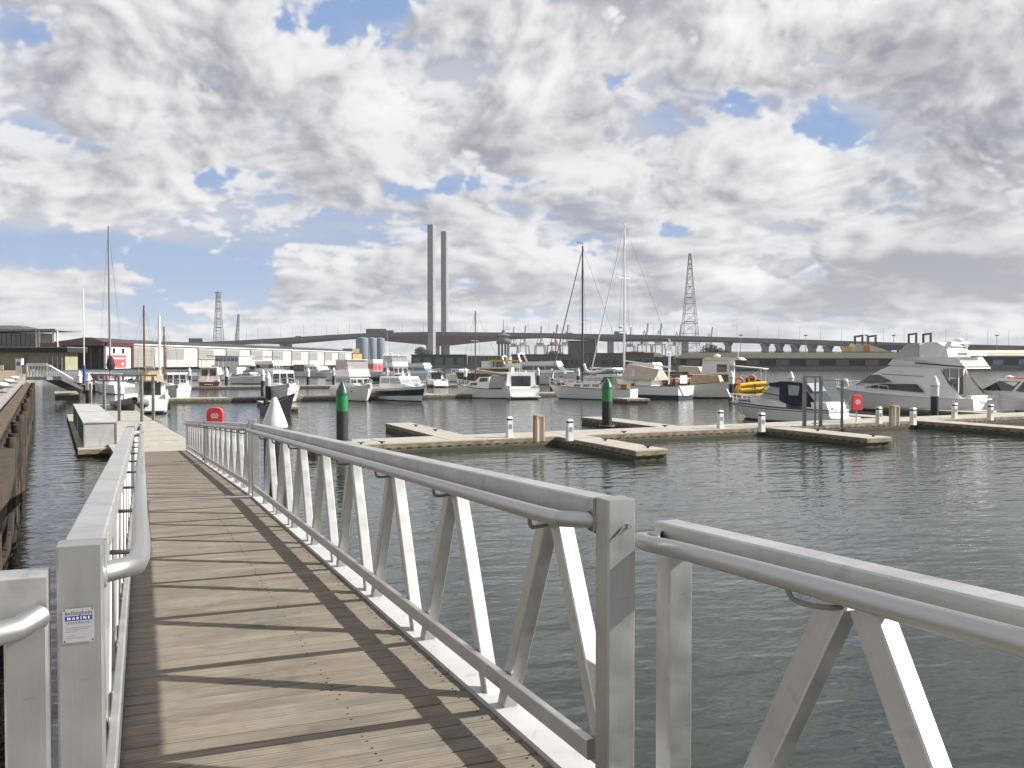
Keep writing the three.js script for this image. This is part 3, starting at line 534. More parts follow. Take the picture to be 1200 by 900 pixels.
  const gp = (px, z, h, label, r = .255) => {
    const o = thing('green_pile', label, 'pile', [xat(px, z, 2), 0, -z], 0, 'green topped black piles');
    mb().rod(V(0, -1.5, 0), V(0, h - 1.22, 0), r - .012, 20).build('pile_shaft', M.pileBlack, o);
    mb().lathe([[r - .01, h - 1.28], [r, h - 1.28], [r, h - .62], [r - .01, h - .62]], 0, 0, 0, 22).build('green_sleeve', M.green, o);
    mb().lathe([[r, h - .625], [r + .012, h - .62], [r + .012, h - .44], [.05, h - .04], [.02, h], [0, h]], 0, 0, 0, 8).build('cone_cap', M.greenDark, o);
    mb().lathe([[r - .008, -.3], [r + .004, -.2], [r + .004, .22], [r - .01, .33]], 0, 0, 0, 18).build('tide_growth', M.algae, o);
    mb().lathe([[r, .36], [r + .16, .36], [r + .16, .46], [r, .46]], 0, 0, 0, 18).build('pile_guide', M.darkSteel, o);
  };
  gp(400.8, 39.3, 2.98, 'green topped pile close behind the gangway railing'); gp(711.3, 48.6, 2.98, 'green topped pile in mid water behind the white pedestal', .275);

  // ------------------------------------------------------------ service pedestals
  const ped = thing('service_pedestal', 'white service pedestal ahead of the far side finger, nearest the green pile by the railing', 'pedestal', [0, 0, 0], 0, 'service pedestals along the pontoon walkway');
  mb().prism([V(-.13, 0, .13), V(.13, 0, .13), V(.13, 0, -.13), V(-.13, 0, -.13)], [V(-.12, .76, .12), V(.12, .76, .12), V(.12, .76, -.12), V(-.12, .76, -.12)]).build('pedestal_body', M.white, ped);
  mb().box(0, .80, .0, .2, .09, .2).build('lamp_hood', M.black, ped); mb().prism([V(-.13, .845, .13), V(.13, .845, .13), V(.13, .845, -.13), V(-.13, .845, -.13)], [V(-.08, .93, .09), V(.08, .93, .09), V(.08, .93, -.09), V(-.08, .93, -.09)]).build('pedestal_cap', M.white, ped);
  mb().box(0, .5, .128, .13, .18, .02).build('socket_cover', M.concGrey, ped);
  const pp = (px, py) => { const q = on(px, py, FT); return [q[0], FT, -q[1]]; };
  ped.position.set(...pp(597, 512.5)); ped.rotation.y = .45;
  [[667.5, 516.5, 'white service pedestal at the root of the nearest pontoon finger'], [844, 502, 'white service pedestal ahead of the navy canopied cruiser, farther along the walkway'], [892.5, 506, 'white service pedestal standing in front of the navy canopied cruiser hull'], [1030, 496.5, 'white service pedestal beside the red lifebuoy cabinet'], [1070, 498, 'white service pedestal beside the orange timber post under the yacht'], [1118.5, 490.5, 'white service pedestal in front of the yacht stern'], [1160.5, 492.5, 'white service pedestal nearest the frame edge by the last cruiser']].forEach(([x, y, l]) => copy(ped, 'service_pedestal', l, pp(x, y), .45));
  const post = (px, py, h, label) => {
    const o = thing('hydrant_post', label, 'post', pp(px, py), .45, 'orange trimmed posts on the pontoon walkway'), w = .155;
    mb().box(0, h / 2, 0, w * 1.5, h, w * 1.5).build('post_body', M.gelWarm, o);
    for (const [a, b] of [[-1, -1], [1, -1], [1, 1], [-1, 1]]) mb().box(a * w, h / 2, b * w, .07, h - .004, .07).build('corner_trim', M.waler2, o);
    mb().box(0, h + .035, 0, w * 2.4, .07, w * 2.4).build('post_cap', M.capOrange, o);
  };
  std('waler2', [.46, .33, .20], .8); std('capOrange', [.44, .22, .10], .7); post(631.5, 517, 1.04, 'orange capped timber post between two white pedestals on the walkway'); post(1048, 498.6, .98, 'orange capped timber post on the walkway in front of the tall yacht');

  // lifebuoy cabinets
  const cab = (label, p, w, h, stem, ry, name) => {
    const o = thing('lifebuoy_cabinet', label, 'lifebuoy cabinet', p, ry, 'red lifebuoy cabinets');
    const s = new THREE.Shape(); s.moveTo(-w / 2, 0); s.lineTo(w / 2, 0); s.lineTo(w / 2, h - w * .42); s.quadraticCurveTo(w / 2, h, 0, h); s.quadraticCurveTo(-w / 2, h, -w / 2, h - w * .42); s.lineTo(-w / 2, 0);
    const g = new THREE.ExtrudeGeometry(s, { depth: .12, bevelEnabled: true, bevelSize: .02, bevelThickness: .03, bevelSegments: 3, curveSegments: 10 }); g.translate(0, stem, -.06); put(g, 'cabinet_shell', M.red, o);
    mb().rod(V(0, 0, -.04), V(0, stem + .05, -.04), .04, 10).build('cabinet_post', M.white, o);
    for (const [dy, n] of [[.26, 3], [.06, 4], [-.14, 3]]) for (let k = 0; k < n; k++) mb().box((k - (n - 1) / 2) * w * .15, stem + h * .5 + dy * h * .55, .094, w * .10, h * .085, .004).build('white_mark', M.white, o);
  };
  { const q = GW(24.7, 1.74, .28); cab('red round topped lifebuoy cabinet behind the middle gangway railing', [q.x, q.y, q.z], .37, .42, .74, .1); }
  { const q = pp(1004, 495.5); cab('red lifebuoy cabinet on a white post below the yacht bow', q, .6, .82, .72, .3); }

  // glazed gate with a globe lamp beside the navy cruiser
  const Gt = thing('glazed_gate', 'thin framed glazed gate with a globe lamp on the walkway beside the navy cruiser', 'gate'), g0 = (px, py) => { const q = on(px, py, FT); return V(q[0], FT, -q[1]); };
  const a = g0(942.5, 499.6), b = g0(955, 499), c = g0(961.5, 500.5), d = g0(986.5, 500.4), up = (v, h) => V(v.x, v.y + h, v.z);
  [[a, .17, 2.65], [b, .08, 2.6], [c, .15, 2.65], [d, .12, 2.45]].forEach(([p, w, h]) => mb().beam(p, up(p, h), w, w, 0, V(0, 0, 1)).build('gate_post', M.galv, Gt));
  mb().beam(up(a, 2.6), up(c, 2.6), .1, .1).build('gate_beam', M.galv, Gt); mb().beam(up(c, 2.45), up(d, 2.4), .04, .04).build('gate_beam', M.galv, Gt);
  mb().face([up(c, .2), up(d, .2), up(d, 2.3), up(c, 2.3)].map((v) => v.clone().lerp(V((c.x + d.x) / 2, v.y, (c.z + d.z) / 2), .06))).build('glass_pane', M.clearPane, Gt);
  mb().lathe([[0, -.16], [.1, -.13], [.16, 0], [.1, .13], [0, .16]], d.x + .16, d.y + 2.36, d.z, 14).build('globe_lamp', M.white, Gt);
}

// ---------------------------------------------------------------- boats (local x points to the bow, y up from the waterline)
const TH = (deg) => Math.PI / 2 - deg * Math.PI / 180;                    // compass bearing from the camera's forward direction, clockwise
function hullOf(o) {                                                      // half breadth, sheer height and stem shape of a hull
  const { L, B, fs, fb, tr = .86, rake = .9, full = 2.3, draft = .45, sag = 0, k0 = .62 } = o;
  const b = (u) => (B / 2) * (u < .42 ? mix(tr, 1, sstep(-.1, .42, u)) : Math.max(0.012, 1 - Math.pow((u - .42) / .58, full)));
  const sh = (u) => fs + (fb - fs) * Math.pow(u, 1.7) - sag * Math.sin(u * Math.PI);
  const pt = (u, y, s) => { const t = cl((y + draft) / (sh(u) + draft)), f = mix(mix(k0 + .2, k0 * .22, Math.pow(u, 2.2)), 1, Math.pow(t, .75)); return V(-L / 2 + L * u - (1 - t) * rake * Math.pow(u, 4), y, s * b(u) * f); };
  return { b, sh, pt, L };
}
function boat(name, label, cat, px, z, deg, o, group) {
  const g = thing(name, label, cat, [xat(px, z, .8), 0, -z], TH(deg), group), h = hullOf(o), N = 22;
  const band = (nm, mat, lo, hi, rows, out = 0) => {
    const m = mb();
    for (const s of [1, -1]) {
      const R = [];
      for (let i = 0; i <= N; i++) { const u = i / N, row = []; for (let j = 0; j <= rows; j++) { const p = h.pt(u, mix(lo(u), hi(u), j / rows), s); p.z += s * out; row.push(p); } R.push(row); }
      m.grid(R, s > 0);
      const st = R[0];
      if (s > 0) for (let j = 0; j < rows; j++) { const a = st[j], b = st[j + 1]; m.face([V(a.x - out, a.y, a.z), V(b.x - out, b.y, b.z), V(b.x - out, b.y, -b.z), V(a.x - out, a.y, -a.z)]); }
    }
    return m.build(nm, mat, g);
  };
  band('hull', o.mat ?? M.gel, () => -.45, h.sh, 7);
  if (o.boot !== null) band('boot_stripe', o.boot ?? M.antifoulBlue, () => -.4, () => o.bootY ?? .09, 2, .008);
  for (const [a, c, m] of o.stripes ?? []) band('hull_stripe', m, (u) => h.sh(u) * a, (u) => h.sh(u) * c, 1, .01);
  { const R = []; for (let i = 0; i <= N; i++) { const u = i / N, p = h.pt(u, h.sh(u) - .04, 1), q = h.pt(u, h.sh(u) - .04, -1); R.push([p, V(p.x, p.y + .03, 0), q]); } mb().grid(R, false).build('deck', o.deckMat ?? M.gelWarm, g); }
  { const m = mb(); for (const s of [1, -1]) m.tube([...Array(12).keys()].map((i) => { const u = i / 11, p = h.pt(u, h.sh(u), s); return V(p.x, p.y, p.z + s * .015); }), .035, 6, 26); m.build('gunwale', o.rub ?? M.gel, g); }
  return { g, h, o, part: (nm, mat, fn) => { const m = mb(); fn(m); return m.build(nm, mat, g); } };
}
// superstructure: a side profile given as points (x, y), with half breadth w(x, y)
function superOf(bt, nm, mat, prof, w) {
  const m = mb(), k = prof.length, A = prof.map(([x, y]) => V(x, y, w(x, y))), Bm = prof.map(([x, y]) => V(x, y, -w(x, y)));
  const tris = THREE.ShapeUtils.triangulateShape(prof.map(([x, y]) => new THREE.Vector2(x, y)), []);
  const ccw = THREE.ShapeUtils.area(prof.map(([x, y]) => new THREE.Vector2(x, y))) > 0;
  for (const [a, b, c] of tris) { const t = (i) => A[i], s = (i) => Bm[i]; const o = (prof[b][0] - prof[a][0]) * (prof[c][1] - prof[a][1]) - (prof[c][0] - prof[a][0]) * (prof[b][1] - prof[a][1]) > 0 ? [a, b, c] : [a, c, b]; m.face(o.map(t)); m.face([o[0], o[2], o[1]].map(s)); }
  for (let i = 0; i < k; i++) { const j = (i + 1) % k, q = [A[i], Bm[i], Bm[j], A[j]]; m.face(ccw ? q : q.reverse()); }
  return m.build(nm, mat, bt.g);
}
function sideWindow(bt, pts, w, mat = M.glass, th = .014, both = true, nm = 'window') {
  const c = THREE.ShapeUtils.area(pts.map(([x, y]) => new THREE.Vector2(x, y))) > 0 ? pts : [...pts].reverse();
  for (const s of both ? [1, -1] : [1]) {
    const P = (o) => c.map(([x, y]) => V(x, y, s * (w(x, y) + o))), a = P(-.01), b = P(th);
    const m = mb(); if (s > 0) m.prism(a, b); else m.prism([...a].reverse(), [...b].reverse()); m.build(nm, mat, bt.g);
  }
}
function endWindows(bt, p, q, w, n, mar, mat = M.glass, nm = 'windscreen_pane') {   // panes on the sloping end from (x, y) p up to q
  const L = Math.hypot(q[0] - p[0], q[1] - p[1]), nx = (q[1] - p[1]) / L, ny = -(q[0] - p[0]) / L, t0 = mar / L, t1 = 1 - mar / L;
  const at = (t, f, o) => { const x = mix(p[0], q[0], t), y = mix(p[1], q[1], t), W = w(x, y); return V(x + nx * o, y + ny * o, mix(W, -W, f)); };
  for (let i = 0; i < n; i++) {
    const f0 = (i + .07) / n, f1 = (i + .93) / n, quad = (o) => [at(t0, f0, o), at(t0, f1, o), at(t1, f1, o), at(t1, f0, o)];
    const s = Math.sign(nx) || 1, A = quad(-.01 * s), B = quad(.016 * s), m = mb(); nx > 0 ? m.prism(A, B) : m.prism(A, B); m.build(nm, mat, bt.g);
  }
}
function bowRail(bt, u0, hgt = .6, n = 7, mat = M.steel, nm = 'bow_rail') {
  bt.part(nm, mat, (m) => {
    for (const s of [1, -1]) {
      const P = (u, k) => { const p = bt.h.pt(u, bt.h.sh(u), s); return V(p.x - .05 + (k ? .08 : 0), p.y + k * hgt, p.z * .94); }, top = [];
      for (let i = 0; i <= n; i++) { const u = mix(u0, .985, i / n); m.rod(P(u, 0), P(u, 1), .02, 5); top.push(P(u, 1)); }
      if (s > 0) top.push(V(bt.h.pt(1, bt.h.sh(1), 1).x + .1, bt.h.sh(1) + hgt, 0)); else top.push(V(bt.h.pt(1, bt.h.sh(1), 1).x + .1, bt.h.sh(1) + hgt, 0));
      m.tube(top, .024, 6, 24); m.tube(top.map((v) => V(v.x, v.y - hgt * .48, v.z)), .014, 5, 24);
    }
  });
}
const fender = (bt, u, s, mat = M.gel) => bt.part('fender', mat, (m) => { const p = bt.h.pt(u, bt.h.sh(u) * .45, s); m.lathe([[0, -.3], [.1, -.24], [.12, 0], [.1, .24], [0, .3]], p.x, p.y, p.z + s * .13, 9); });
const mastOf = (bt, x, y0, top, r, mat, o = {}) => {
  bt.part('mast', mat, (m) => m.rod(V(x, y0, 0), V(x + (o.lean ?? 0), top, 0), r, 9, r * .72));
  const sp = o.spreaders ?? [.5];
  for (const f of sp) bt.part('spreader', M.steel, (m) => { const y = mix(y0, top, f); m.rod(V(x, y, -(o.sw ?? .95)), V(x, y, o.sw ?? .95), .028, 6); });
  const st = (a, b, nm = 'stay') => bt.part(nm, M.darkSteel, (m) => m.rod(a, b, o.sr ?? .013, 4));
  st(V(x, top - .15, 0), V(o.fore ?? bt.o.L * .48, bt.h.sh(1) + .05, 0), 'forestay'); st(V(x, top - .1, 0), V(-bt.o.L * .48, bt.h.sh(0) + .1, 0), 'backstay');
  for (const s of [1, -1]) { const hb = bt.o.B * .46; st(V(x, top - .3, 0), V(x, mix(y0, top, sp[0]), s * (o.sw ?? .95)), 'shroud'); st(V(x, mix(y0, top, sp[0]), s * (o.sw ?? .95)), V(x - .15, bt.h.sh(.5), s * hb), 'shroud'); }
  if (o.furl) bt.part('furled_sail', o.furl, (m) => m.rod(V((o.fore ?? bt.o.L * .48) - .05, bt.h.sh(1) + .5, 0), V(mix(x, o.fore ?? bt.o.L * .48, .04), top - .8, 0), .075, 8, .045));
  if (o.wind) bt.part('wind_vane', M.darkSteel, (m) => { m.rod(V(x, top, 0), V(x, top + .35, 0), .02, 5); m.rod(V(x, top + .3, 0), V(x + .7, top + .45, .1), .03, 5); });
};
// planing motor cruiser, with or without a flying bridge
function cruiser(name, label, px, z, deg, o) {
  const b = boat(name, label, o.cat ?? 'motor boat', px, z, deg, o, o.group), { L, B, fs, fb } = o, m = o.cab ?? M.gel, d = mix(fs, fb, .35);
  const x0 = -L * (o.cx0 ?? .22), x1 = L * (o.cx1 ?? .2), y1 = d + (o.ch ?? 1.25), rk = o.rk ?? .9, hw = B * .43;
  const w = (x, y) => hw * (1 - .30 * cl((x - x0) / (L * .62))) - (y - d) * .10;
  superOf(b, 'cabin', m, [[x0, d - .15], [x1 + rk, d - .1], [x1, y1], [x0, y1]], w);
  const n = o.nw ?? 2, a = x0 + .2, e = x1 + .05, yb = d + (o.ch ?? 1.25) * .42, yt = y1 - .18, sl = rk / (y1 - d);
  for (let i = 0; i < n; i++) { const p = mix(a, e, i / n) + .05, q = mix(a, e, (i + 1) / n) - .05, k = i === n - 1 ? sl : 0; sideWindow(b, [[p, yb], [q + k * (yt - yb) * .9, yb], [q, yt], [p, yt]], w, o.win); }
  endWindows(b, [x1 + rk, d - .1], [x1, y1], w, o.panes ?? 3, o.wm ?? .3, o.win ?? M.glass);
  if (o.rear !== false) b.part('cabin_door', M.glass, (q) => q.box(x0 - .012, d + .62, 0, .03, 1.05, hw * 1.3));
  // trunk on the foredeck
  if (o.trunk !== false) { const t0 = x1 + rk - .25, t1 = L * .40, wt = (x, y) => hw * .86 * (1 - .62 * cl((x - t0) / (t1 - t0))) - (y - d) * .2; superOf(b, 'cabin_trunk', m, [[t0, d - .05], [t1, mix(fs, fb, .72) - .04], [t1 - .5, mix(fs, fb, .72) + .12], [t0, d + .45]], wt); if (o.hatch !== false) b.part('deck_hatch', M.glass, (q) => { const x = mix(t0, t1, .5), y = mix(d + .45, mix(fs, fb, .72) + .12, .5); q.beam(V(x - .25, y + .055, 0), V(x + .25, y + .02, 0), .5, .04); }); }
  if (o.fly) {
    const f0 = x0 - .5, f1 = x1 - .1, yf = y1 + .004, wf = (x, y) => hw * .96 * (1 - .22 * cl((x - f0) / (f1 - f0))) + (y - yf) * .05;
    b.part('flybridge_floor', m, (q) => q.prism([[f0, 1], [f1 + .35, .8], [f1 + .35, -.8], [f0, -1]].map(([x, s]) => V(x, yf, -s * -hw * 1.02)), [[f0, 1], [f1 + .35, .8], [f1 + .35, -.8], [f0, -1]].map(([x, s]) => V(x, yf + .09, s * hw * 1.02))));
    superOf(b, 'flybridge', m, [[f0 + .5, yf + .09], [f1 + .3, yf + .09], [f1 - .1, yf + .72], [f0 + .5, yf + .58]], wf);
    if (o.flyScreen) { const g = (x, y) => wf(x, y) * .96; superOf(b, 'flybridge_enclosure', M.vinyl, [[f0 + .7, yf + .55], [f1 - .12, yf + .7], [f1 - .5, yf + 1.55], [f0 + .7, yf + 1.6]], g); b.part('flybridge_roof', o.bimini ?? m, (q) => { const c = [[f0 + .5, 1], [f1 - .35, .86], [f1 - .35, -.86], [f0 + .5, -1]], P = (h) => c.map(([x, s]) => V(x, yf + h, s * hw * .92)); q.prism(P(1.58), P(1.66)); }); }
    else if (o.bimini) { b.part('bimini', o.bimini, (q) => { const R = []; for (let i = 0; i <= 4; i++) { const x = mix(f0 + .4, f1 - .1, i / 4), r = []; for (let j = 0; j <= 6; j++) { const t = j / 6 * 2 - 1; r.push(V(x, yf + 1.7 - .16 * t * t - .05 * Math.abs(i - 2), t * hw * .92)); } R.push(r); } q.grid(R, false); }); b.part('bimini_frame', M.steel, (q) => { for (const s of [1, -1]) for (const x of [f0 + .45, f1 - .2]) q.rod(V(x, yf + .5, s * hw * .88), V(x, yf + 1.52, s * hw * .9), .02, 5); }); }
    if (o.arch) b.part('radar_arch', m, (q) => { for (const s of [1, -1]) q.beam(V(f0 + .4, yf + .4, s * hw * .9), V(f0 - .2, yf + 1.9, s * hw * .75), .1, .3); q.box(f0 - .2, yf + 1.92, 0, .34, .12, hw * 1.6); q.lathe([[0, 0], [.25, .02], [.25, .16], [.1, .24], [0, .25]], f0 - .2, yf + 1.98, 0, 12); });
  } else if (o.bimini) b.part('canopy', o.bimini, (q) => { const R = []; const c0 = x0 - L * .18; for (let i = 0; i <= 4; i++) { const x = mix(c0, x0 + .3, i / 4), r = []; for (let j = 0; j <= 6; j++) { const t = j / 6 * 2 - 1; r.push(V(x, y1 + .1 - .22 * t * t * t * t, t * hw * 1.02)); } R.push(r); } q.grid(R, false); });
  if (o.ports !== false) for (const u of [.56, .66, .75]) for (const sd of [1, -1]) b.part('porthole', M.glass, (q) => { const y = b.h.sh(u) * .66, p = b.h.pt(u - .012, y - .07, sd), p2 = b.h.pt(u + .012, y - .07, sd), p3 = b.h.pt(u + .012, y + .07, sd), p4 = b.h.pt(u - .012, y + .07, sd); const o2 = (v, k) => V(v.x, v.y, v.z + sd * k); const f = [p, p2, p3, p4]; q.prism((sd > 0 ? f : [...f].reverse()).map((v) => o2(v, .0)), (sd > 0 ? f : [...f].reverse()).map((v) => o2(v, .018))); });
  b.part('anchor', M.galv, (q) => { const x = b.h.pt(1, b.h.sh(1), 1).x; q.beam(V(x - .5, b.h.sh(1) + .06, 0), V(x + .2, b.h.sh(1) + .02, 0), .1, .07); q.beam(V(x + .12, b.h.sh(1) + .02, 0), V(x + .05, b.h.sh(1) - .32, 0), .26, .05); });
  for (const sd of [1, -1]) b.part('side_rail', M.steel, (q) => q.tube([V(x0 + .1, y1 - .1, sd * (w(x0, y1) + .06)), V(x1 - .1, y1 - .12, sd * (w(x1, y1) + .06))], .02, 5, 4));
  if (o.aerial) b.part('aerial', M.gel, (q) => q.rod(V(x0 + .5, y1, hw * .5), V(x0 + .1, y1 + o.aerial, hw * .5), .03, 5, .012));
  if (o.railH !== 0) bowRail(b, o.railU ?? .45, o.railH ?? .6);
  if (o.cockpit !== false) for (const s of [1, -1]) b.part('cockpit_coaming', m, (q) => q.beam(V(-L / 2 + .1, fs + .1, s * B * .4), V(x0, fs + .16, s * B * .42), .16, .3));
  if (o.platform) b.part('swim_platform', m, (q) => q.box(-L / 2 - .35, .28, 0, .8, .1, B * .8));
  for (const [u, s] of o.fenders ?? []) fender(b, u, s);
  return b;
}
std('stone', [.52, .45, .36], .9, { map: T.canvas });
{ // sport cruiser with navy canopy
  const b = boat('sport_cruiser', 'pale grey sport cruiser with a navy blue canopy berthed at the walkway', 'motor boat', 917, 59.6, -44, { L: 7.7, B: 2.75, fs: .84, fb: 1.16, tr: .93, rake: 1.5, mat: M.gelGrey, rub: M.darkSteel, deckMat: M.gel, stripes: [[.80, .845, M.navy]], full: 2.1, k0: .7 });
  const D = (p) => p.map(([x, y]) => [x, y - .25]), S = (f) => (x, y) => f(x, y + .25), dz = (m) => m;
  const w = (x, y) => 1.22 * (1 - .62 * cl((x - .2) / 3.6)) - (y - 1.0) * .16;
  superOf(b, 'foredeck_moulding', M.gelGrey, D([[-.9, .95], [3.75, 1.36], [2.4, 1.62], [.95, 1.86], [-.9, 1.66]]), S(w));
  sideWindow(b, D([[1.9, 1.42], [3.0, 1.47], [2.5, 1.58], [1.95, 1.60]]), S(w));
  const ww = (x, y) => 1.14 - (y - 1.7) * .2;
  superOf(b, 'windscreen', M.vinyl, D([[-.62, 1.6], [1.0, 1.82], [.28, 2.48], [-.45, 2.52]]), S(ww));
  for (const s of [1, -1]) b.part('windscreen_frame', M.darkSteel, (m) => { m.rod(V(1.02, 1.86, s * 1.13), V(.28, 2.5, s * .99), .03, 6); m.rod(V(1.02, 1.86, s * 1.14), V(-.7, 1.62, s * 1.17), .03, 6); });
  superOf(b, 'canopy', M.navyCloth, D([[-.45, 1.6], [-.4, 2.46], [.34, 2.5], [.36, 2.66], [-.5, 2.82], [-1.9, 2.74], [-3.15, 1.22], [-1.2, 1.3]]), S((x, y) => 1.2 - Math.max(0, y - 1.8) * .15));
  sideWindow(b, D([[-1.1, 1.95], [-1.75, 1.95], [-1.8, 2.55], [-1.0, 2.6]]), S((x, y) => 1.21 - Math.max(0, y - 1.8) * .15), M.vinyl, .012, true, 'clear_panel');
  b.part('clear_panel', M.vinyl, (m) => { const P = (t, z) => V(mix(-2.05, -2.9, t) - .015, mix(2.6, 1.56, t), z); m.face([P(.12, -.85), P(.12, .85), P(.62, .85), P(.62, -.85)]); });
  b.part('transom_moulding', M.gel, (m) => m.prism([V(-3.95, .3, 1.2), V(-2.7, .9, 1.25), V(-2.7, .9, -1.25), V(-3.95, .3, -1.2)], [V(-3.6, 1.28, 1.16), V(-2.6, 1.30, 1.2), V(-2.6, 1.30, -1.2), V(-3.6, 1.28, -1.16)]));
  b.part('swim_platform', M.gel, (m) => m.box(-4.3, .3, 0, .75, .14, 2.4));
  b.part('transom_locker', M.gelGrey, (m) => m.box(-3.82, .9, -.45, .06, .32, .5));
  bowRail(b, .56, .5, 6); b.part('anchor_bracket', M.white, (m) => m.beam(V(3.9, 1.42, 0), V(4.2, 1.95, 0), .1, .06));
}
{ // tall flybridge yacht
  const b = boat('flybridge_yacht', 'tall white flybridge motor yacht behind the red lifebuoy cabinet', 'motor yacht', 1062, 70.5, -35, { L: 12.6, B: 4.3, fs: 1.18, fb: 1.75, tr: .94, rake: 1.9, mat: M.gelGrey, deckMat: M.gel, full: 2.2, k0: .66, boot: M.antifoul, bootY: .14, rub: M.gelGrey });
  const w = (x, y) => 1.86 * (1 - .50 * cl((x + 1) / 6.2)) - (y - 1.3) * .13;
  superOf(b, 'deckhouse', M.gelGrey, [[-3.7, 1.1], [4.9, 1.62], [3.6, 2.15], [1.35, 3.2], [.2, 3.62], [-3.7, 3.55]], w);
  sideWindow(b, [[3.75, 1.98], [.2, 2.30], [1.5, 2.82], [2.3, 2.78]], w);
  const wh = (x, y) => b.h.b((x + 6.3) / 12.6) * .985;
  sideWindow(b, [[-2.6, 1.56], [2.9, 1.80], [1.2, 2.12], [-1.9, 2.16]], (x, y) => w(x, y) + .012, M.glass, .03, true, 'cabin_window');
  endWindows(b, [3.6, 2.15], [1.35, 3.2], w, 3, .3);
  b.part('side_crease', M.shade, (m) => { for (const s of [1, -1]) m.beam(V(1.2, 2.86, s * (w(1.2, 2.86) + .01)), V(-2.4, 2.74, s * (w(-2.4, 2.74) + .01)), .02, .03); });
  b.part('saloon_door', M.glass, (m) => m.box(-3.72, 2.35, 0, .05, 1.9, 2.6)); for (const z of [.62, -.62]) b.part('door_frame', M.gel, (m) => m.box(-3.75, 2.35, z, .06, 1.9, .09));
  const wf = (x, y) => 1.78 * (1 - .22 * cl((x + 1) / 3)) + (y - 3.6) * .12 - .1;
  superOf(b, 'flybridge', M.gel, [[-5.6, 3.32], [-3.6, 3.40], [.7, 3.56], [.2, 3.98], [-1.2, 4.12], [-4.9, 4.15]], wf);
  b.part('overhang_stripe', M.navy, (m) => { for (const s of [1, -1]) m.beam(V(-5.45, 3.44, s * (wf(-5.45, 3.44) + .012)), V(-1.7, 3.72, s * (wf(-1.7, 3.72) + .012)), .02, .09); m.beam(V(-5.58, 3.46, -1.6), V(-5.58, 3.46, 1.6), .03, .06); });
  superOf(b, 'flybridge_windscreen', M.vinyl, [[-1.9, 4.05], [.25, 3.98], [-.75, 5.12], [-1.85, 5.2]], (x, y) => 1.5 - (y - 4) * .14);
  superOf(b, 'flybridge_enclosure', M.whiteCloth, [[-4.2, 4.1], [-1.95, 4.06], [-1.85, 5.02], [-2.4, 5.26], [-3.2, 5.22], [-3.95, 4.8]], (x, y) => 1.52 - Math.max(0, y - 4.4) * .3);
  b.part('radar_arch', M.gel, (m) => { for (const s of [1, -1]) { m.beam(V(-3.4, 4.1, s * 1.5), V(-4.1, 5.2, s * 1.2), .12, .32); } m.beam(V(-4.1, 5.2, -1.25), V(-4.1, 5.2, 1.25), .3, .12); });
  b.part('radar_dome', M.gel, (m) => m.lathe([[0, 0], [.3, .02], [.32, .16], [.15, .27], [0, .28]], -4.05, 5.26, 0, 14)); b.part('aerial', M.gel, (m) => { m.rod(V(-3.9, 5.2, .9), V(-4.3, 6.3, .9), .025, 5, .01); m.rod(V(-2.8, 5.2, -.9), V(-2.9, 6.0, -.9), .02, 5, .01); });
  b.part('dinghy_cradle', M.gel, (m) => { m.box(-5.1, 4.35, 0, .7, .22, 2.6); });
  for (const s of [1, -1]) { b.part('cockpit_wing', M.gel, (m) => { const z = s * 1.72; const q = [[-3.6, 3.4], [-3.6, 1.15], [-5.4, 1.15], [-4.3, 2.2]].map(([x, y]) => V(x, y, z)); m.prism(q.map((v) => v.clone().add(V(0, 0, -.05))), q.map((v) => v.clone().add(V(0, 0, .05)))); }); }
  b.part('transom', M.gel, (m) => m.prism([V(-6.28, .35, 1.95), V(-5.7, .35, 1.95), V(-5.7, .35, -1.95), V(-6.28, .35, -1.95)], [V(-6.1, 1.42, 1.9), V(-5.7, 1.42, 1.9), V(-5.7, 1.42, -1.9), V(-6.1, 1.42, -1.9)]));
  b.part('swim_platform', M.gel, (m) => m.box(-6.8, .34, 0, 1.2, .14, 3.8));
  for (const z of [-1.3, 1.3]) b.part('transom_locker', M.gelGrey, (m) => m.box(-6.24, .95, z, .06, .6, .28)); b.part('stern_rail', M.steel, (m) => m.tube([V(-6.2, 1.15, -1), V(-6.42, 1.15, -.9), V(-6.42, 1.15, .9), V(-6.2, 1.15, 1)], .025, 6));
  bowRail(b, .52, .62, 7);
}
{ // last cruiser, cut by the frame
  const b = boat('sport_cruiser', 'low white sport cruiser with an orange topped enclosure cut by the frame edge', 'motor boat', 1184, 67, -38, { L: 10, B: 3.2, fs: 1.0, fb: 1.4, tr: .93, rake: 1.6, mat: M.gelWarm, deckMat: M.gel, boot: M.navy, bootY: .36, full: 2.1 });
  const w = (x, y) => 1.35 * (1 - .55 * cl((x - .4) / 4.2)) - (y - 1.1) * .18;
  superOf(b, 'deckhouse', M.gelWarm, [[-3.5, 1.0], [4.4, 1.35], [2.6, 1.75], [.4, 2.55], [-3.2, 2.6]], w);
  endWindows(b, [2.6, 1.75], [.4, 2.55], w, 2, .22); sideWindow(b, [[1.6, 1.72], [-.6, 1.72], [-1.2, 2.4], [.35, 2.4]], w); sideWindow(b, [[-.9, 1.72], [-3.1, 1.5], [-3.1, 2.4], [-1.4, 2.42]], w); sideWindow(b, [[3.3, 1.38], [1.4, 1.34], [2.2, 1.52], [3, 1.5]], w);
  b.part('roof_panel', M.orange, (m) => m.box(-1.6, 2.64, 0, 2.8, .09, 1.9)); b.part('radar_dome', M.gel, (m) => m.lathe([[0, 0], [.28, .02], [.28, .14], [0, .24]], .1, 2.6, 0, 12)); bowRail(b, .55, .5, 6);
}
const WC = 'white cruisers along the long pontoon';
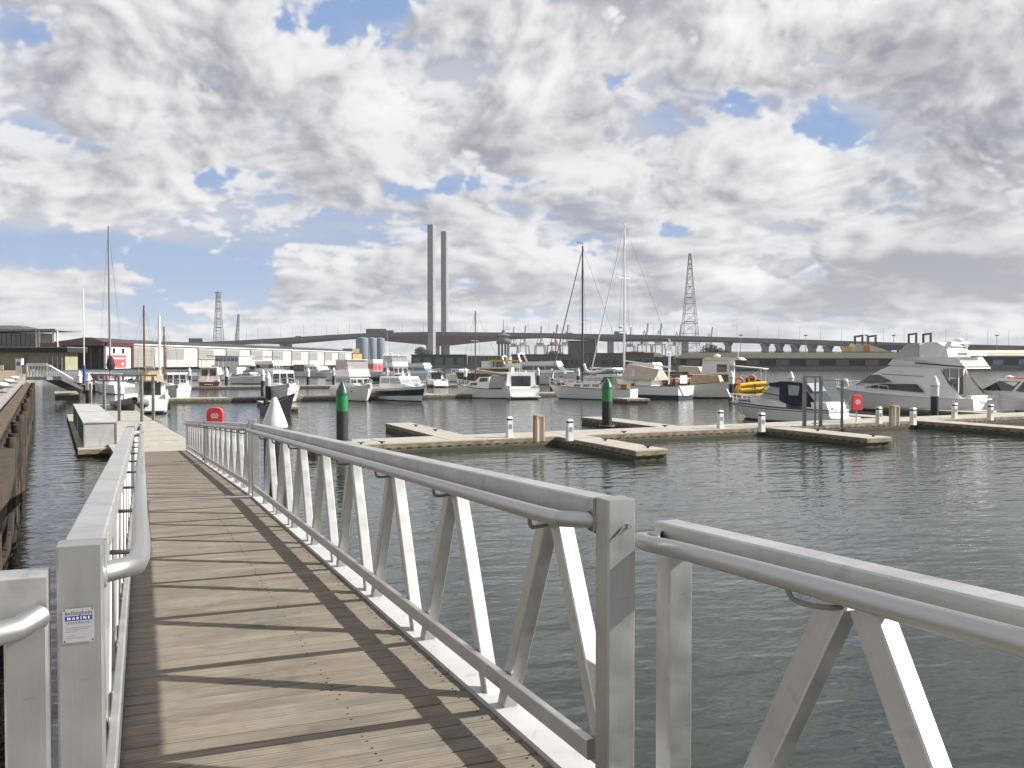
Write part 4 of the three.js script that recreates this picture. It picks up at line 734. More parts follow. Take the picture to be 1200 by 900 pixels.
cruiser('motor_cruiser', 'white cruiser with big framed windscreen, bow toward the white cone pile', 331, 88, 160, { L: 9, B: 3.2, fs: 1.15, fb: 1.75, ch: 1.6, cx0: .3, cx1: .1, rk: .5, panes: 3, wm: .28, win: M.glass, railU: .5, group: WC, bimini: M.creamCloth, fenders: [[.5, 1]], mat: M.gelWarm });
cruiser('motor_cruiser', 'white enclosed flybridge cruiser just beyond the green pile by the railing', 416, 91, 152, { L: 8.2, B: 3.1, fs: 1.1, fb: 1.6, ch: 1.1, cx0: .3, cx1: .16, rk: .7, fly: true, flyScreen: true, win: M.glass, group: WC, railU: .52, mat: M.gelWarm, fenders: [[.55, -1], [.5, -1]] });
cruiser('motor_cruiser', 'white cruiser with a broad navy hull band and clear screens', 473, 91, 146, { L: 8.8, B: 3.4, fs: 1.05, fb: 1.5, ch: 1.15, cx0: .28, cx1: .12, rk: 1.2, win: M.vinyl, panes: 2, stripes: [[.40, .82, M.navy]], group: WC, railU: .5, bimini: M.navyCloth, mat: M.gel, aerial: 1.5, fenders: [[.4, -1]] });
cruiser('motor_cruiser', 'tall pale flybridge cruiser with a whip aerial behind the navy banded cruiser', 466, 143, 158, { L: 11, B: 3.6, fs: 1.5, fb: 2.0, ch: 1.4, cx0: .32, cx1: .14, rk: .8, fly: true, flyScreen: true, arch: true, aerial: 5.5, win: M.glass, group: WC });
cruiser('motor_cruiser', 'small white launch with a navy bimini seen stern on', 510, 140, -20, { L: 6.5, B: 2.6, fs: .95, fb: 1.3, ch: .9, cx0: .1, cx1: .15, rk: .6, bimini: M.navyCloth, railH: .45, platform: true });
cruiser('motor_cruiser', 'white cruiser with a wide dark stern enclosure beside the double ended motor sailer', 602, 97.5, -16, { L: 8, B: 3.7, fs: 1.1, fb: 1.4, ch: 1.5, cx0: .34, cx1: .05, rk: 1.3, win: M.glass, platform: true, railH: .5, group: WC, arch: true });
{ const b = cruiser('motor_yacht', 'long white motor yacht with a raised arch behind the paired piles, side on', 640, 155, 112, { cat: 'motor yacht', L: 13, B: 4.3, fs: 1.7, fb: 2.2, ch: 1.35, cx0: .3, cx1: .18, rk: 1.6, fly: true, arch: true, win: M.glass, nw: 3, rub: M.navy, mat: M.gelGrey }); }
cruiser('motor_cruiser', 'white cabin cruiser with a bright blue roof berthed inside the steel frame', 207, 93, 160, { L: 9, B: 2.9, fs: 1.1, fb: 1.55, ch: 1.45, cx0: .3, cx1: .12, rk: .25, panes: 3, wm: .2, win: M.glass, bimini: M.blueCloth, group: WC, mat: M.gelWarm, railU: .55 });
{ const b = cruiser('motor_launch', 'dark red hulled launch with a small cream wheelhouse', 245, 131, -18, { L: 8.5, B: 2.95, fs: 1.05, fb: 1.6, ch: 1.7, cx0: .3, cx1: .1, rk: .1, mat: M.maroon, cab: M.cream, boot: M.black, win: M.glass, rear: false, trunk: true, hatch: false, railH: .6 });
  for (const z of [-.55, .55]) b.part('stern_window', M.glass, (m) => m.box(-2.57, 2.3, z, .04, .85, .8)); b.part('roof', M.whiteCloth, (m) => m.box(-.8, 3.03, 0, 4.2, .1, 2.6)); b.part('name_mark', M.whiteCloth, (m) => { for (let k = 0; k < 5; k++) m.box(-4.28, .68, -.5 + k * .24, .02, .09, .15); }); }
cruiser('motor_cruiser', 'white flybridge boat with a dark bimini in front of the pale shed', 318, 205, 120, { L: 11, B: 4, fs: 1.5, fb: 2.1, ch: 1.6, cx0: .3, cx1: .15, fly: true, bimini: M.darkSteel, win: M.glass, nw: 3 });
{ // two deck houseboat
  const b = boat('houseboat', 'two decked white houseboat with a row of blue upper windows', 'houseboat', 272, 205, 122, { L: 10.4, B: 4, fs: 1.1, fb: 1.2, tr: .98, full: 5, rake: .3 }), w = () => 1.8;
  superOf(b, 'lower_cabin', M.gel, [[-4.6, 1], [3.6, 1], [3.6, 3.1], [-4.6, 3.1]], w); superOf(b, 'upper_cabin', M.gel, [[-3.6, 3.1], [4.3, 3.1], [4.3, 5.0], [-3.6, 5.0]], w); b.part('roof', M.white, (m) => m.box(.3, 5.06, 0, 8.6, .12, 4));
  for (let i = 0; i < 6; i++) sideWindow(b, [[-3.2 + i * 1.22, 3.9], [-2.15 + i * 1.22, 3.9], [-2.15 + i * 1.22, 4.75], [-3.2 + i * 1.22, 4.75]], w, M.glassBlue); for (let i = 0; i < 4; i++) sideWindow(b, [[-4 + i * 1.4, 2], [-3.0 + i * 1.4, 2], [-3.0 + i * 1.4, 2.7], [-4 + i * 1.4, 2.7]], w, M.glass);
}
{ const b = boat('tender', 'cream launch with a red awning moored ahead of the houseboat', 'motor boat', 250, 190, 95, { L: 8, B: 3, fs: .9, fb: 1.4, mat: M.gel }); b.part('awning', M.red, (m) => m.box(-.2, 4.2, 0, 4.6, .14, 2.6)); b.part('upper_awning', M.greenDark, (m) => m.box(1.2, 5.0, 0, 4.4, .14, 2.6)); b.part('awning_post', M.white, (m) => { for (const x of [-2, 1.6]) for (const z of [-1.2, 1.2]) m.rod(V(x, .9, z), V(x, 4.9, z), .05, 6); }); superOf(b, 'cabin', M.gel, [[-1.8, .9], [1.6, .9], [1.2, 2.6], [-1.8, 2.6]], () => 1.2); sideWindow(b, [[-1.5, 1.6], [1, 1.6], [1, 2.3], [-1.5, 2.3]], () => 1.2); }
{ // long ferry
  const b = boat('ferry', 'long low white ferry with a dark green after cabin before the pale shed', 'ferry', 368, 232, 128, { L: 12.6, B: 4.2, fs: 1.3, fb: 1.9, tr: .9, full: 3 }), w = () => 1.75;
  superOf(b, 'after_cabin', M.greenDark, [[-5.9, 1.1], [-1.8, 1.1], [-1.8, 3.1], [-5.9, 3.1]], w); superOf(b, 'main_cabin', M.gel, [[-1.79, 1.1], [4.2, 1.1], [3.0, 2.7], [-1.79, 2.9]], () => 1.7);
  for (let i = 0; i < 2; i++) sideWindow(b, [[-5.5 + i * 1.7, 2], [-4.1 + i * 1.7, 2], [-4.1 + i * 1.7, 2.7], [-5.5 + i * 1.7, 2.7]], w); for (let i = 0; i < 4; i++) sideWindow(b, [[-1.5 + i * 1.15, 2], [-.9 + i * 1.15, 2], [-.9 + i * 1.15, 2.5], [-1.5 + i * 1.15, 2.5]], () => 1.7); bowRail(b, .6, .7, 5);
}
{ // grey raised bow by the cone pile
  const b = boat('workboat', 'dark grey open workboat with a raised pointed bow behind the white cone pile', 'motor boat', 328.5, 67, 130, { L: 3.3, B: 1.5, fs: .7, fb: 1.5, rake: .7, mat: M.skinGrey, rub: M.black, deckMat: M.skinGrey, boot: null, full: 1.9 });
  b.part('thwart', M.teak, (m) => m.box(-.5, .8, 0, .3, .06, 1.1)); b.part('outboard_motor', M.black, (m) => { m.box(-1.75, .8, 0, .3, .4, .26); m.box(-1.8, .4, 0, .12, .7, .12); }); b.part('mooring_line', M.rope, (m) => m.tube([V(1.5, 1.45, 0), V(.8, 1.0, .6), V(.1, .75, .85)], .02, 5));
}
{ // grey inflatable and tender inside the steel frame
  const b = boat('inflatable_boat', 'grey inflatable boat with a white console moored inside the steel frame', 'inflatable boat', 153, 66, 152, { L: 5.6, B: 2.2, fs: .75, fb: 1.1, mat: M.skinGrey, rub: M.skinGrey, deckMat: M.skinGrey, boot: null, rake: .5, full: 1.8 });
  b.part('side_tube', M.skinGrey, (m) => { for (const s of [1, -1]) m.tube([V(-2.8, .72, s * .95), V(0, .78, s * 1.0), V(1.7, .92, s * .75), V(2.7, 1.15, 0)], .24, 10, 24); }); b.part('grab_line', M.rope, (m) => { for (const s of [1, -1]) m.tube([V(-2.2, .8, s * 1.22), V(-.7, .62, s * 1.28), V(.6, .85, s * 1.2), V(1.6, .8, s * 1.02)], .02, 5); });
  superOf(b, 'console', M.gel, [[-.6, .7], [.5, .7], [.3, 1.5], [-.5, 1.55]], () => .45); b.part('console_screen', M.vinyl, (m) => m.box(.1, 1.75, 0, .04, .5, .8)); b.part('outboard_motor', M.black, (m) => { m.box(-3, 1.15, 0, .5, .6, .4); m.box(-3.02, .5, 0, .16, .9, .16); });
}
{ const b = cruiser('motor_cruiser', 'white stern on fishing cruiser with black fenders tied beside the grey inflatable', 176, 71, -22, { L: 7.4, B: 2.7, fs: 1.05, fb: 1.4, ch: 1.1, cx0: .1, cx1: .2, rk: .6, bimini: M.creamCloth, mat: M.gel, platform: true, railH: .5 }); fender(b, .12, 1, M.black); fender(b, .12, -1, M.black); b.part('tackle_rack', M.steel, (m) => { for (const z of [-.8, -.3, .3, .8]) m.rod(V(-2.2, 2.3, z), V(-2.5, 3.6, z), .02, 5); }); b.part('transom_door', M.gelGrey, (m) => m.box(-3.72, .75, .2, .04, .7, .8)); }
{ const b = boat('timber_yacht', 'tall ship style yacht with a tan awning and varnished mast near the shed doors', 'sailing boat', 172, 120, -35, { L: 12, B: 3.4, fs: 1.2, fb: 1.8, mat: M.gelWarm, rub: M.varnish }); superOf(b, 'cabin', M.tanCloth, [[-3.6, 1.1], [2, 1.2], [1.4, 2.5], [-3.6, 2.6]], (x, y) => 1.2 - (y - 1) * .3); mastOf(b, 1.2, 1.2, 11.2, .14, M.varnish, { spreaders: [.62] }); b.part('boom', M.varnish, (m) => m.rod(V(1.1, 2.9, 0), V(-4.2, 3.0, 0), .08, 7)); b.part('sail_cover', M.creamCloth, (m) => m.rod(V(.6, 3.1, 0), V(-3.8, 3.15, 0), .2, 8, .12)); }
{ const b = boat('timber_yacht', 'white yawl with a thick cream mast behind the blue roofed cruiser', 'sailing boat', 188, 128, -30, { L: 13, B: 3.5, fs: 1.3, fb: 1.9, mat: M.gel, rub: M.varnish }); superOf(b, 'cabin', M.gel, [[-3.2, 1.2], [2.6, 1.3], [2, 2.0], [-3.2, 2.1]], (x, y) => 1.2 - (y - 1) * .3); mastOf(b, .4, 1.3, 10.2, .19, M.gelWarm, { spreaders: [.6] }); mastOf(b, -3.2, 1.3, 8.6, .12, M.varnish, { spreaders: [.55], fore: 0, sw: 1.6 }); b.part('boom', M.varnish, (m) => m.rod(V(.3, 2.8, 0), V(-3.4, 2.9, 0), .09, 7)); }
{ const b = boat('fishing_boat', 'red hulled fishing boat with black wheelhouse moored behind the steel frame', 'fishing boat', 124, 118, 75, { L: 6.4, B: 2.4, fs: .9, fb: 1.4, mat: M.maroon, rub: M.creamCloth, boot: M.black, deckMat: M.teak }); superOf(b, 'wheelhouse', M.red, [[-2.0, .9], [.3, .9], [.2, 2.3], [-2.0, 2.3]], () => .8); sideWindow(b, [[-1.8, 1.5], [0, 1.5], [0, 2.1], [-1.8, 2.1]], () => .8); b.part('roof', M.white, (m) => m.box(-.9, 2.35, 0, 2.6, .1, 1.8)); b.part('life_ring', M.orange, (m) => m.geo(new THREE.TorusGeometry(.32, .09, 7, 14), new THREE.Matrix4().makeTranslation(1.3, 1.5, 1.2))); bowRail(b, .55, .7, 5); }
{ const b = boat('sloop', 'sloop with a very tall bare mast and black sail bag beside the red sign', 'sailing boat', 131, 112, -40, { L: 11, B: 3.2, fs: 1.1, fb: 1.5, mat: M.gel }); superOf(b, 'cabin', M.gel, [[-2.4, 1.0], [2.6, 1.2], [1.8, 1.7], [-2.4, 1.75]], (x, y) => 1.1 - (y - 1) * .3); mastOf(b, .6, 1.2, 20.3, .15, M.galv, { spreaders: [.42, .68], sr: .008 }); b.part('boom', M.steel, (m) => m.rod(V(.5, 2.4, 0), V(-4, 2.4, 0), .07, 7)); b.part('sail_bag', M.black, (m) => m.lathe([[0, 0], [.4, .15], [.55, .7], [.38, 1.35], [.12, 1.75], [0, 1.8]], .3, 2.75, 0, 10)); }
cruiser('motor_cruiser', 'small white runabout under the red sign beside the sloop', 143, 118, 40, { L: 6, B: 2.4, fs: .9, fb: 1.2, ch: .8, cx0: .1, cx1: .15, railH: .4 });
{ const b = cruiser('motor_cruiser', 'white cruiser with red trimmed wheelhouse near the blue grey silos', 441, 175, 150, { L: 10, B: 3.6, fs: 1.5, fb: 2.1, ch: 1.8, cx0: .2, cx1: .15, rk: .4, fly: true, win: M.red, boot: M.black, bootY: .9, aerial: 4.5 }); }
cruiser('motor_cruiser', 'white cruiser with low open bridge between the tall pale cruiser and the bush', 489, 170, 118, { L: 11, B: 3.6, fs: 1.5, fb: 2.0, ch: 1.2, cx0: .25, cx1: .2, rk: 1, fly: true, win: M.glassBlue });
{ const b = boat('motor_yacht', 'timber brown motor yacht under the control tower, with a yellow awning', 'motor yacht', 572, 165, -80, { L: 12, B: 3.8, fs: 1.6, fb: 2.0, mat: M.teak, deckMat: M.gel }); superOf(b, 'deckhouse', M.gelWarm, [[-4.5, 1.5], [3.2, 1.7], [1.6, 2.8], [-4.5, 2.8]], () => 1.4); sideWindow(b, [[-4, 2.0], [1.6, 2.0], [1.2, 2.6], [-4, 2.6]], () => 1.4); b.part('awning', M.yellow, (m) => m.box(-3.2, 4.0, 0, 5.4, .25, 3)); b.part('awning_post', M.steel, (m) => { for (const x of [-5.5, -1]) for (const z of [-1.3, 1.3]) m.rod(V(x, 1.6, z), V(x, 3.9, z), .05, 6); }); b.part('upper_house', M.gel, (m) => m.box(.2, 3.4, 0, 1.6, 1.1, 2)); }
cruiser('motor_cruiser', 'white flybridge boat with open top beside the control tower pillars', 607, 168, 110, { L: 8, B: 3.4, fs: 1.4, fb: 1.8, ch: 1.3, cx0: .25, cx1: .15, fly: true, arch: true, win: M.glassBlue });
cruiser('motor_cruiser', 'pale cuddy cruiser in the gap between the ketch and the timber cruiser', 776, 128, 120, { L: 7, B: 2.7, fs: 1.1, fb: 1.5, ch: 1.1, cx0: .2, cx1: .15, rk: .8, win: M.glassBlue, mat: M.gelGrey });
{ const b = boat('timber_cruiser', 'varnished timber cruiser with white furled screen behind the ketch stern', 'motor boat', 800, 112, 120, { L: 8, B: 3, fs: 1.2, fb: 1.6, mat: M.varnish }); superOf(b, 'cabin', M.varnish, [[-3, 1.1], [1.4, 1.3], [1, 2.6], [-3, 2.6]], () => 1.15); b.part('screen', M.creamCloth, (m) => m.prism([V(.2, 1.5, 1.2), V(3.2, 1.5, 1), V(3.2, 1.5, -1), V(.2, 1.5, -1.2)], [V(-.2, 3.3, 1), V(2.2, 3.2, .8), V(2.2, 3.2, -.8), V(-.2, 3.3, -1)])); mastOf(b, -1.6, 2.6, 6.5, .06, M.gel); }
{ // double ended motor sailer
  const b = boat('motor_sailer', 'small white motor sailer with tan canvas and a slim timber mast', 'sailing boat', 568, 97, -66, { L: 6.6, B: 2.5, fs: 1.05, fb: 1.45, tr: .5, sag: .14, mat: M.gelWarm, rub: M.teak, rake: .7 });
  superOf(b, 'cabin', M.gel, [[-.9, 1.0], [1.9, 1.15], [1.4, 1.75], [.7, 1.8], [.3, 2.2], [-.9, 2.25]], (x, y) => .92 - (y - 1) * .16); sideWindow(b, [[-.7, 1.75], [.25, 1.7], [.15, 2.1], [-.7, 2.12]], (x, y) => .92 - (y - 1) * .16); sideWindow(b, [[.5, 1.35], [1.35, 1.35], [1.15, 1.6], [.5, 1.6]], (x, y) => .92 - (y - 1) * .16); endWindows(b, [.7, 1.8], [.3, 2.2], () => .76, 2, .06);
  b.part('sail_cover', M.tanCloth, (m) => m.tube([V(.9, 2.85, 0), V(-1, 2.6, 0), V(-2.9, 2.35, 0)], .16, 8)); b.part('cockpit_tent', M.vinyl, (m) => m.prism([V(-3, 1.1, .9), V(-.92, 1.1, .95), V(-.92, 1.1, -.95), V(-3, 1.1, -.9)], [V(-2.7, 2.25, .2), V(-.92, 2.4, .4), V(-.92, 2.4, -.4), V(-2.7, 2.25, -.2)])); b.part('cockpit_seat', M.teak, (m) => m.box(-2, 1.15, 0, 1.6, .25, 1.3)); b.part('deck_box', M.teak, (m) => m.box(-2.7, 1.25, -.4, .5, .3, .6)); mastOf(b, 1.1, 1.2, 9.2, .075, M.varnish, { spreaders: [.6] }); bowRail(b, .62, .5, 4); fender(b, .35, 1);
}
{ // grey-hulled sloop with dark mast
  const b = boat('sloop', 'grey white sloop with a dark mast, furled headsail and white sail cover', 'sailing boat', 692, 94, -62, { L: 9.4, B: 3.1, fs: 1.1, fb: 1.5, tr: .7, sag: .08, mat: M.gelGrey, rub: M.teak, rake: 1.5, boot: M.antifoulBlue });
  superOf(b, 'cabin', M.gelWarm, [[-1.6, 1.05], [2.6, 1.2], [2.0, 1.62], [-1.6, 1.75]], (x, y) => 1.05 - (y - 1) * .3); for (const x of [-1, 0, 1]) sideWindow(b, [[x - .3, 1.3], [x + .4, 1.3], [x + .4, 1.52], [x - .3, 1.54]], (x, y) => 1.05 - (y - 1) * .3);
  mastOf(b, .9, 1.3, 15.6, .115, M.darkSteel, { spreaders: [.46], furl: M.skinGrey, wind: true, sw: .8 }); b.part('boom', M.darkSteel, (m) => m.rod(V(.8, 2.55, 0), V(-3.4, 2.7, 0), .07, 7)); b.part('sail_cover', M.whiteCloth, (m) => m.tube([V(.75, 3.6, 0), V(.4, 2.85, 0), V(-1, 2.8, 0), V(-2, 3.05, 0), V(-3.3, 2.85, 0)], .15, 8)); b.part('life_ring', M.orange, (m) => m.geo(new THREE.TorusGeometry(.27, .085, 8, 16), new THREE.Matrix4().makeTranslation(-2.2, 1.75, 1.2))); b.part('sprayhood', M.greenDark, (m) => m.prism([V(-2.4, 1.4, 1), V(-1.4, 1.6, 1), V(-1.4, 1.6, -1), V(-2.4, 1.4, -1)], [V(-2.4, 2.3, .8), V(-1.8, 2.3, .8), V(-1.8, 2.3, -.8), V(-2.4, 2.3, -.8)])); bowRail(b, .3, .62, 8); b.part('sail_bag', M.tanCloth, (m) => m.lathe([[0, 0], [.3, .1], [.35, .3], [0, .5]], 3.4, 1.35, .2, 9)); b.part('deck_box', M.teak, (m) => m.box(3.0, 1.55, -.4, .8, .3, .5)); b.part('stern_locker', M.teak, (m) => m.box(-3.8, 1.3, 0, .6, .5, 1));
}
{ // ketch with white transom
  const b = boat('ketch', 'tall masted yacht with tan sail cover and a white rounded transom', 'sailing boat', 744, 98, -48, { L: 12.5, B: 3.7, fs: 1.35, fb: 1.75, tr: .8, sag: .12, mat: M.gelGrey, rub: M.teak, rake: 1.6, boot: M.antifoulBlue, bootY: .4 });
  superOf(b, 'cabin', M.gelWarm, [[-2.8, 1.2], [2.6, 1.35], [2, 1.9], [-2.8, 2.1]], (x, y) => 1.2 - (y - 1) * .3); b.part('cockpit_tent', M.stone, (m) => m.prism([V(-3.4, 1.9, 1.4), V(.9, 2.0, 1.3), V(.9, 2.0, -1.3), V(-3.4, 1.9, -1.4)], [V(-3.2, 3.0, .4), V(.8, 3.6, .2), V(.8, 3.6, -.2), V(-3.2, 3.0, -.4)]));
  mastOf(b, 1.4, 1.4, 18.6, .125, M.steel, { spreaders: [.32, .66], furl: M.whiteCloth, sw: .95 }); b.part('radar_dome', M.gel, (m) => m.lathe([[0, 0], [.26, .03], [.26, .18], [0, .28]], 1.85, 7.4, 0, 12)); b.part('boom', M.steel, (m) => m.rod(V(1.2, 3.9, 0), V(-4.2, 3.25, 0), .08, 7)); mastOf(b, -4.2, 1.5, 6.2, .07, M.gel, { spreaders: [.7], fore: -.5, sw: .5 });
  b.part('transom_panel', M.gel, (m) => m.prism([V(-6.32, .35, .5), V(-6.2, .35, .5), V(-6.2, .35, -.5), V(-6.32, .35, -.5)], [V(-6.36, 1.36, 1.46), V(-6.2, 1.36, 1.46), V(-6.2, 1.36, -1.46), V(-6.36, 1.36, -1.46)])); for (const [x, z] of [[-3.4, 1.5], [-5.2, 1.4]]) b.part('life_ring', M.orange, (m) => m.geo(new THREE.TorusGeometry(.28, .09, 8, 16), new THREE.Matrix4().makeTranslation(x, 1.9, z))); b.part('stern_board', M.whiteCloth, (m) => m.box(-5.9, 2.0, .1, .06, .8, 1.3)); b.part('stern_rail', M.steel, (m) => { m.tube([V(-3.5, 2.1, 1.6), V(-6, 2.1, 1.35), V(-6.2, 2.1, 0), V(-6, 2.1, -1.35), V(-3.5, 2.1, -1.6)], .02, 6, 20); for (const [x, z] of [[-3.5, 1.6], [-6, 1.35], [-6, -1.35], [-3.5, -1.6]]) m.rod(V(x, 1.3, z), V(x, 2.1, z), .02, 5); });
}
{ // classic timber cruiser
  const b = boat('classic_cruiser', 'classic white timber cruiser with tan canvas over its cockpit', 'motor boat', 812, 97, 116, { L: 8.4, B: 2.9, fs: 1.25, fb: 1.85, tr: .85, rake: .5, mat: M.gelWarm, rub: M.navy, boot: M.antifoul, bootY: .16, full: 2.6 });
  const w = (x, y) => 1.1 - (y - 1.2) * .12; superOf(b, 'cabin', M.varnish, [[-2.6, 1.2], [.2, 1.35], [-.2, 2.35], [-2.6, 2.35]], w); for (const x of [-2.2, -1.3, -.4]) sideWindow(b, [[x - .3, 1.65], [x + .3, 1.65], [x + .25, 2.2], [x - .3, 2.2]], w, M.creamCloth); b.part('cabin_roof', M.teak, (m) => m.box(-1.3, 2.4, 0, 3.1, .1, 2.2)); b.part('cockpit_cover', M.tanCloth, (m) => m.prism([V(.1, 1.45, 1.15), V(3.1, 1.65, .85), V(3.1, 1.65, -.85), V(.1, 1.45, -1.15)], [V(-.25, 2.5, .9), V(2.8, 2.4, .6), V(2.8, 2.4, -.6), V(-.25, 2.5, -.9)])); fender(b, .3, 1, M.navy); fender(b, .3, -1, M.navy); b.part('stem_band', M.white, (m) => m.beam(V(3.85, .7, 0), V(4.22, 1.9, 0), .14, .08));
}
{ // fishing boat with tan roof and yellow raft
  const b = boat('fishing_boat', 'brown fishing boat with a cream roof and awning behind the timber cruiser', 'fishing boat', 848, 108, -62, { L: 9.5, B: 3.4, fs: 1.2, fb: 1.8, mat: M.teak, rub: M.creamCloth, boot: M.black, deckMat: M.teak });
  superOf(b, 'wheelhouse', M.gelGrey, [[-1.0, 1.2], [2.4, 1.3], [2.2, 4.0], [-1.0, 4.0]], () => 1.2); sideWindow(b, [[-.7, 2.6], [.5, 2.6], [.5, 3.5], [-.7, 3.5]], () => 1.2); b.part('cabin_side', M.teak, (m) => { for (const s of [1, -1]) m.box(.7, 1.9, s * 1.22, 3.2, .9, .04); }); b.part('roof', M.creamCloth, (m) => m.prism([V(-2.4, 4.0, 1.3), V(2.3, 4.0, 1.3), V(2.3, 4.0, -1.3), V(-2.4, 4.0, -1.3)], [V(-2.0, 4.3, 1.1), V(1.9, 4.3, 1.1), V(1.9, 4.3, -1.1), V(-2.0, 4.3, -1.1)])); b.part('awning', M.creamCloth, (m) => m.beam(V(-1.0, 3.35, 0), V(-4.9, 3.0, 0), 2.6, .1)); b.part('awning_post', M.steel, (m) => { for (const z of [-1.2, 1.2]) m.rod(V(-4.6, 1.2, z), V(-4.6, 3.0, z), .04, 6); }); b.part('radar_dome', M.gel, (m) => m.lathe([[0, 0], [.4, .05], [.4, .3], [0, .45]], .8, 4.3, 0, 12)); b.part('aerial', M.gel, (m) => m.rod(V(-1.6, 4.2, .3), V(-1.6, 6.0, .3), .035, 6)); b.part('awning_shade', M.greenDark, (m) => m.box(-3, 2.85, 0, 2.4, .25, 2.2)); b.part('deck_box', M.varnish, (m) => m.box(-3.0, 1.55, .6, 1, .8, .8)); b.part('engine_box', M.varnish, (m) => m.box(-4.3, 1.45, -.5, .6, .6, .8)); b.part('float_ball', M.creamCloth, (m) => m.geo(new THREE.SphereGeometry(.36, 12, 8), new THREE.Matrix4().makeTranslation(1.8, .4, 1.8)));
  const r = thing('life_raft', 'yellow inflatable raft slung upright at the stern of the brown fishing boat', 'raft', [xat(882, 90, 1.2), .82, -90], .15);
  mb().tube([V(-1.35, .62, 0), V(-.6, .72, 0), V(.4, .8, 0), V(1.35, .86, 0)], .24, 10).build('raft_tube', M.yellow, r); mb().tube([V(-1.35, .18, .02), V(-.4, .26, .02), V(1.3, .34, .02)], .26, 10).build('raft_tube', M.yellow, r); mb().tube([V(-1.25, -.3, 0), V(-.4, -.32, 0), V(1.25, -.22, 0)], .24, 10).build('raft_tube', M.yellow, r); mb().tube([V(-1.3, .65, 0), V(-1.6, .2, 0), V(-1.25, -.3, 0)], .24, 10).build('raft_tube', M.yellow, r); mb().box(.15, .25, .25, .1, 1.2, .05).build('strap', M.teak, r);
  for (const [px, y] of [[866, 1.75], [881, 1.95]]) { const c = thing('life_ring', px < 870 ? 'orange life ring hung on the brown fishing boat, nearer the cone capped pile' : 'orange life ring above the yellow raft', 'life ring', [xat(px, 98, 2), y, -98], .1); put(new THREE.TorusGeometry(.36, .12, 8, 18), 'ring', M.orange, c); mb().rod(V(-.05, .4, .1), V(.5, .75, .05), .05, 6).build('ring_strap', M.creamCloth, c); }
}

cruiser('motor_cruiser', 'small white cruiser with blue canopy between the grey quay store and the motor yacht', 540, 176, 150, { L: 8, B: 3, fs: 1.2, fb: 1.6, ch: 1.1, cx0: .2, cx1: .15, rk: .8, bimini: M.blueCloth, win: M.glassBlue });
cruiser('motor_cruiser', 'white cruiser with a tan canopy behind the spreaders of the grey sloop', 716, 140, 140, { L: 9, B: 3.3, fs: 1.3, fb: 1.8, ch: 1.4, cx0: .2, cx1: .15, rk: .8, bimini: M.tanCloth });
cruiser('motor_cruiser', 'white flybridge cruiser under the middle of the bridge span, behind the ketch stern', 762, 150, 135, { L: 10, B: 3.6, fs: 1.4, fb: 1.9, ch: 1.4, cx0: .25, cx1: .15, rk: .9, fly: true });
cruiser('motor_cruiser', 'low white speedboat seen over the long pontoon beside the dark red launch', 292, 160, 120, { L: 7, B: 2.6, fs: 1, fb: 1.4, ch: .8, cx0: .1, cx1: .15, rk: .8, win: M.navy });
cruiser('motor_cruiser', 'white launch with a dark hood near the annexe end of the pale shed', 404, 190, 130, { L: 9, B: 3.2, fs: 1.3, fb: 1.7, ch: 1.3, cx0: .2, cx1: .15, rk: .6, bimini: M.navyCloth });

{ // mooring lines down to the pontoons
  const line = (px, z, y, px2, z2, label) => { const a = V(xat(px, z, y), y, -z), b = V(xat(px2, z2, .45), .45, -z2), m = a.clone().lerp(b, .5); m.y -= .25; const o = thing('mooring_line', label, 'rope'); mb().tube([a, m, b], .022, 5, 10).build('rope', M.rope, o); };
  line(345, 84, 1.6, 356, 90, 'pale mooring line from the bow of the white cruiser with the framed windscreen'); line(437, 88, 1.5, 446, 95, 'pale mooring line from the bow of the enclosed flybridge cruiser'); line(495, 88, 1.4, 505, 96, 'pale mooring line from the bow of the navy banded cruiser'); line(660, 92.5, 1.5, 650, 100, 'pale mooring line from the bow of the grey white sloop'); line(866, 63.5, 1.05, 874, 55, 'pale mooring line from the bow of the navy canopied cruiser'); line(1000, 74, 1.6, 986, 62, 'pale mooring line from the bow of the tall flybridge yacht'); line(986, 56.5, .9, 1004, 55, 'pale mooring line from the stern of the navy canopied cruiser');
}

